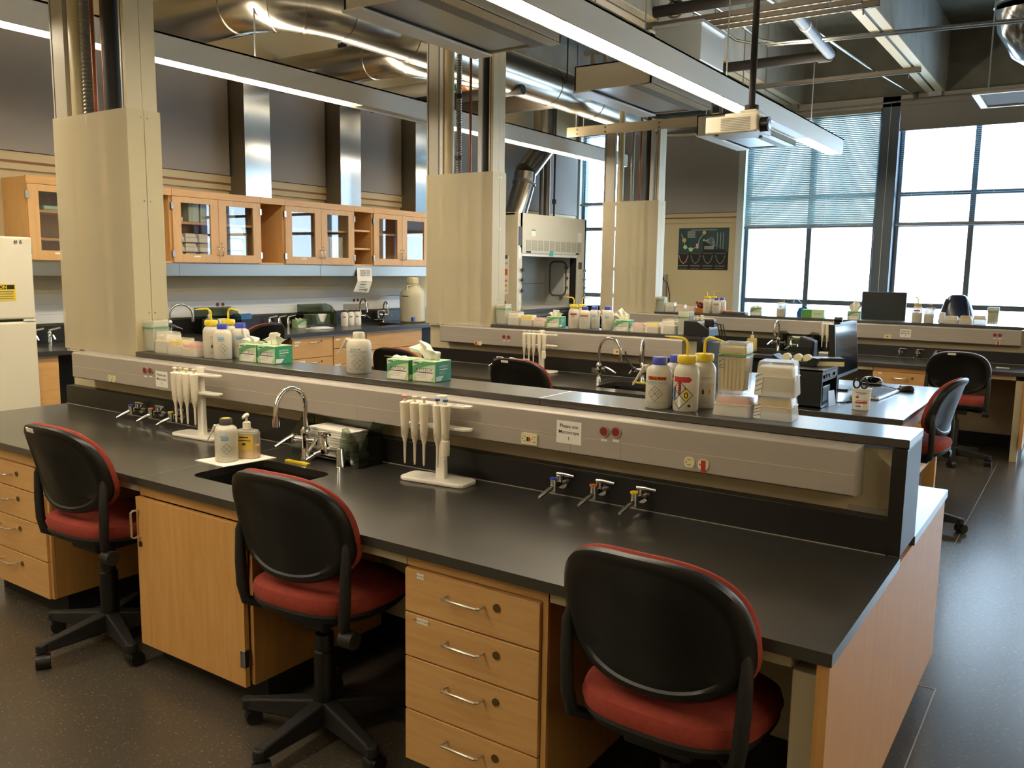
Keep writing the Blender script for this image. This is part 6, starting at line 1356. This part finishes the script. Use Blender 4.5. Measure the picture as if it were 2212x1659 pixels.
# ================================================================== ON THE WALL COUNTER
t = thing('carboy', 'large translucent carboy with ribbed cap and blue spigot', 'carboy', (-6.62, 7.66, .9146))
part('body', MB().lathe([(.135, 0), (.15, .015), (.152, .30), (.148, .335), (.125, .375), (.085, .405), (.06, .42), (.058, .455)], n=36), 'jug', t, smooth=True)
part('water', MB().lathe([(.13, .006), (.146, .02), (.148, .235)], n=36), 'water', t, smooth=True)
pr = []; o = part('cap', MB().lathe([(.062, .45), (.066, .455), (.066, .515), (.058, .525)], n=36), 'ivory', t, smooth=True)
m = MB()
for i in range(24): a = 2*PI*i/24; m.box(.066*math.cos(a)-.003, .066*math.cos(a)+.003, .066*math.sin(a)-.003, .066*math.sin(a)+.003, .457, .512)
part('cap_rib', m, 'ivory', t)
for s_ in (-1, 1): part('shoulder_handle', MB().tube([(.03*s_*-1, .055*s_, .425), (0, .095*s_, .43), (.02, .115*s_, .40), (.02, .12*s_, .365)], .010, 8), 'jug', t, smooth=True)
part('label_strip', quad(MB(), around((0, 0, 0), .1535, facing((-6.62, 7.66))-.5), -.07, .03, .30, .313, 0, 8), 'ink_blue', t)
part('spigot', MB().cyl((.10, -.11, .04), (.15, -.165, .04), .012, n=10).box(.128, .158, -.175, -.14, .02, .07), 'blue_cap', t, smooth=False)
def white_bottle(loc, label):
    t = thing('white_bottle', label, 'bottle', loc, 0, 'pale bottles by the wall sink'); part('body', MB().lathe([(.038, 0), (.04, .005), (.04, .13), (.03, .145), (.02, .15)], n=20), 'white', t, smooth=True); part('cap', MB().lathe([(.02, .15), (.021, .17), (.012, .172)], n=16), 'grey_plastic', t, smooth=True); part('print', quad(MB(), around((0, 0, 0), .0404, facing(loc)), -.015, .015, .09, .105, 0, 4), 'grey_ink', t)
for y, n in ((6.63, 'next to the green soap bottle'), (6.725, 'in the middle of three at the wall sink'), (6.82, 'nearest the wall faucet')): white_bottle((-6.70+.03*(y-6.63), y, .9146), 'pale plastic bottle %s' % n)
pump_bottle((-6.86, 6.60, .9146), 'pale green soap bottle behind the white bottles', 'soap_green', 0, .15, .035, .03, R(70), 'tip_green')
pump_bottle((-6.70, 4.92, .9146), 'pale green pump bottle before the dark towel tray', 'soap_green', 1, .16, .035, .03, R(70), 'tip_green')
def dark_tray(loc, label, rz):
    t = thing('towel_tray', label, 'towel tray', loc, rz, 'smoky acrylic paper towel trays')
    part('back', B(-.2, .2, .08, .085, 0, .24), 'smoke', t); part('bottom', B(-.2, .2, -.08, .08, .0, .006), 'smoke', t)
    part('front', MB().prism([(-.2, 0), (.2, 0), (.2, .15), (.07, .15), (.03, .06), (0, .05), (-.03, .06), (-.07, .15), (-.2, .15)], XZ, -.082, -.078), 'smoke', t)
    for s_ in (-1, 1): part('side', MB().prism([(-.08, 0), (.08, 0), (.08, .24), (-.0, .22), (-.08, .15)], lambda u, v, w: (w, u, v), s_*.2-.002, s_*.2+.002), 'smoke', t)
    part('inner_black', B(-.19, .19, -.06, .07, .008, .03), 'black_rough', t)
    part('towels', B(-.13, .13, -.06, .07, .03, .13), 'paper', t, bevel=.003)
dark_tray((-6.83, 6.36, .9146), 'smoky towel tray with white towels on the wall counter', R(90))
dark_tray((-6.84, 5.12, .9146), 'smoky towel tray behind the pump bottle on the wall counter', R(90))
solo('folded_towels', MB().box(-6.62, -6.48, 6.0, 6.26, .9145, .928).box(-6.60, -6.50, 6.05, 6.22, .928, .936), 'paper', 'white folded cloths lying on the wall counter', 'cloth', bevel=.003)
t = thing('tape_ring', 'blue roll of tape propped on the wall raceway', 'tape', (-6.925, 5.46, 1.05)); part('roll', MB().prism(rrect(.22, .06, .025, 5), lambda u, v, w: (w, u, v), -.012, .02), 'blue', t, bevel=.004); part('label', B(.0205, .022, -.06, .05, .03, .05), 'paper', t)
f1 = faucet((-6.88, 7.05, .9146), R(70), 'tall chrome wall counter faucet beside the printed notice', .28, .17)
f2 = faucet((-6.86, 7.42, .9146), R(60), 'chrome wall counter faucet beside the carboy', .24, .16)
f3 = faucet((-6.86, 4.62, .9146), R(160), 'chrome faucet on the wall counter by the front column', .28, .20)
t = thing('eyewash', 'chrome eyewash arm over the wall sink', 'eyewash', (-6.80, 7.25, .9146)); part('arm', MB().tube([(.0, .12, 0), (0, .12, .12), (0, .10, .135), (.02, 0, .135), (.06, -.05, .12), (.08, -.06, .06)], .008, 8), 'chrome', t, smooth=True); part('bowl', MB().lathe([(.02, .02), (.06, .035), (.065, .045), (.05, .05), (.02, .05)], (.08, -.06, 0), 18), 'chrome', t, smooth=True)
for y, n in ((3.42, 'beside the refrigerator'), (3.55, 'between the refrigerator and front column')):
    t = thing('bench_tap', 'short chrome tap on the wall counter %s' % n, 'tap', (-6.88, y, .9146), 0, 'short taps on the wall counter'); part('post', MB().lathe([(.018, 0), (.016, .09), (.012, .095)], n=14), 'chrome', t, smooth=True); part('lever', MB().tube([(0, 0, .10), (.02, .03, .11), (.03, .075, .12)], .009, 8), 'steel', t, smooth=True); part('nozzle', MB().tube([(0, 0, .06), (.04, .01, .06), (.055, .015, .03)], .009, 8), 'chrome', t, smooth=True)
for y, n in ((5.90, 'beside the tall towel tray'), (6.02, 'next to the green tissue box'), (5.78, 'above the raised chair')):
    t = thing('bench_tap', 'short chrome gas tap on the wall counter %s' % n, 'tap', (-6.90, y, .9146), 0, 'short taps on the wall counter'); part('post', MB().lathe([(.018, 0), (.016, .10), (.012, .105)], n=14), 'chrome', t, smooth=True); part('lever', MB().tube([(0, 0, .11), (.02, .03, .12), (.03, .075, .13)], .009, 8), 'steel', t, smooth=True); part('nozzle', MB().tube([(0, 0, .07), (.04, -.01, .07), (.055, -.015, .04)], .009, 8), 'chrome', t, smooth=True)
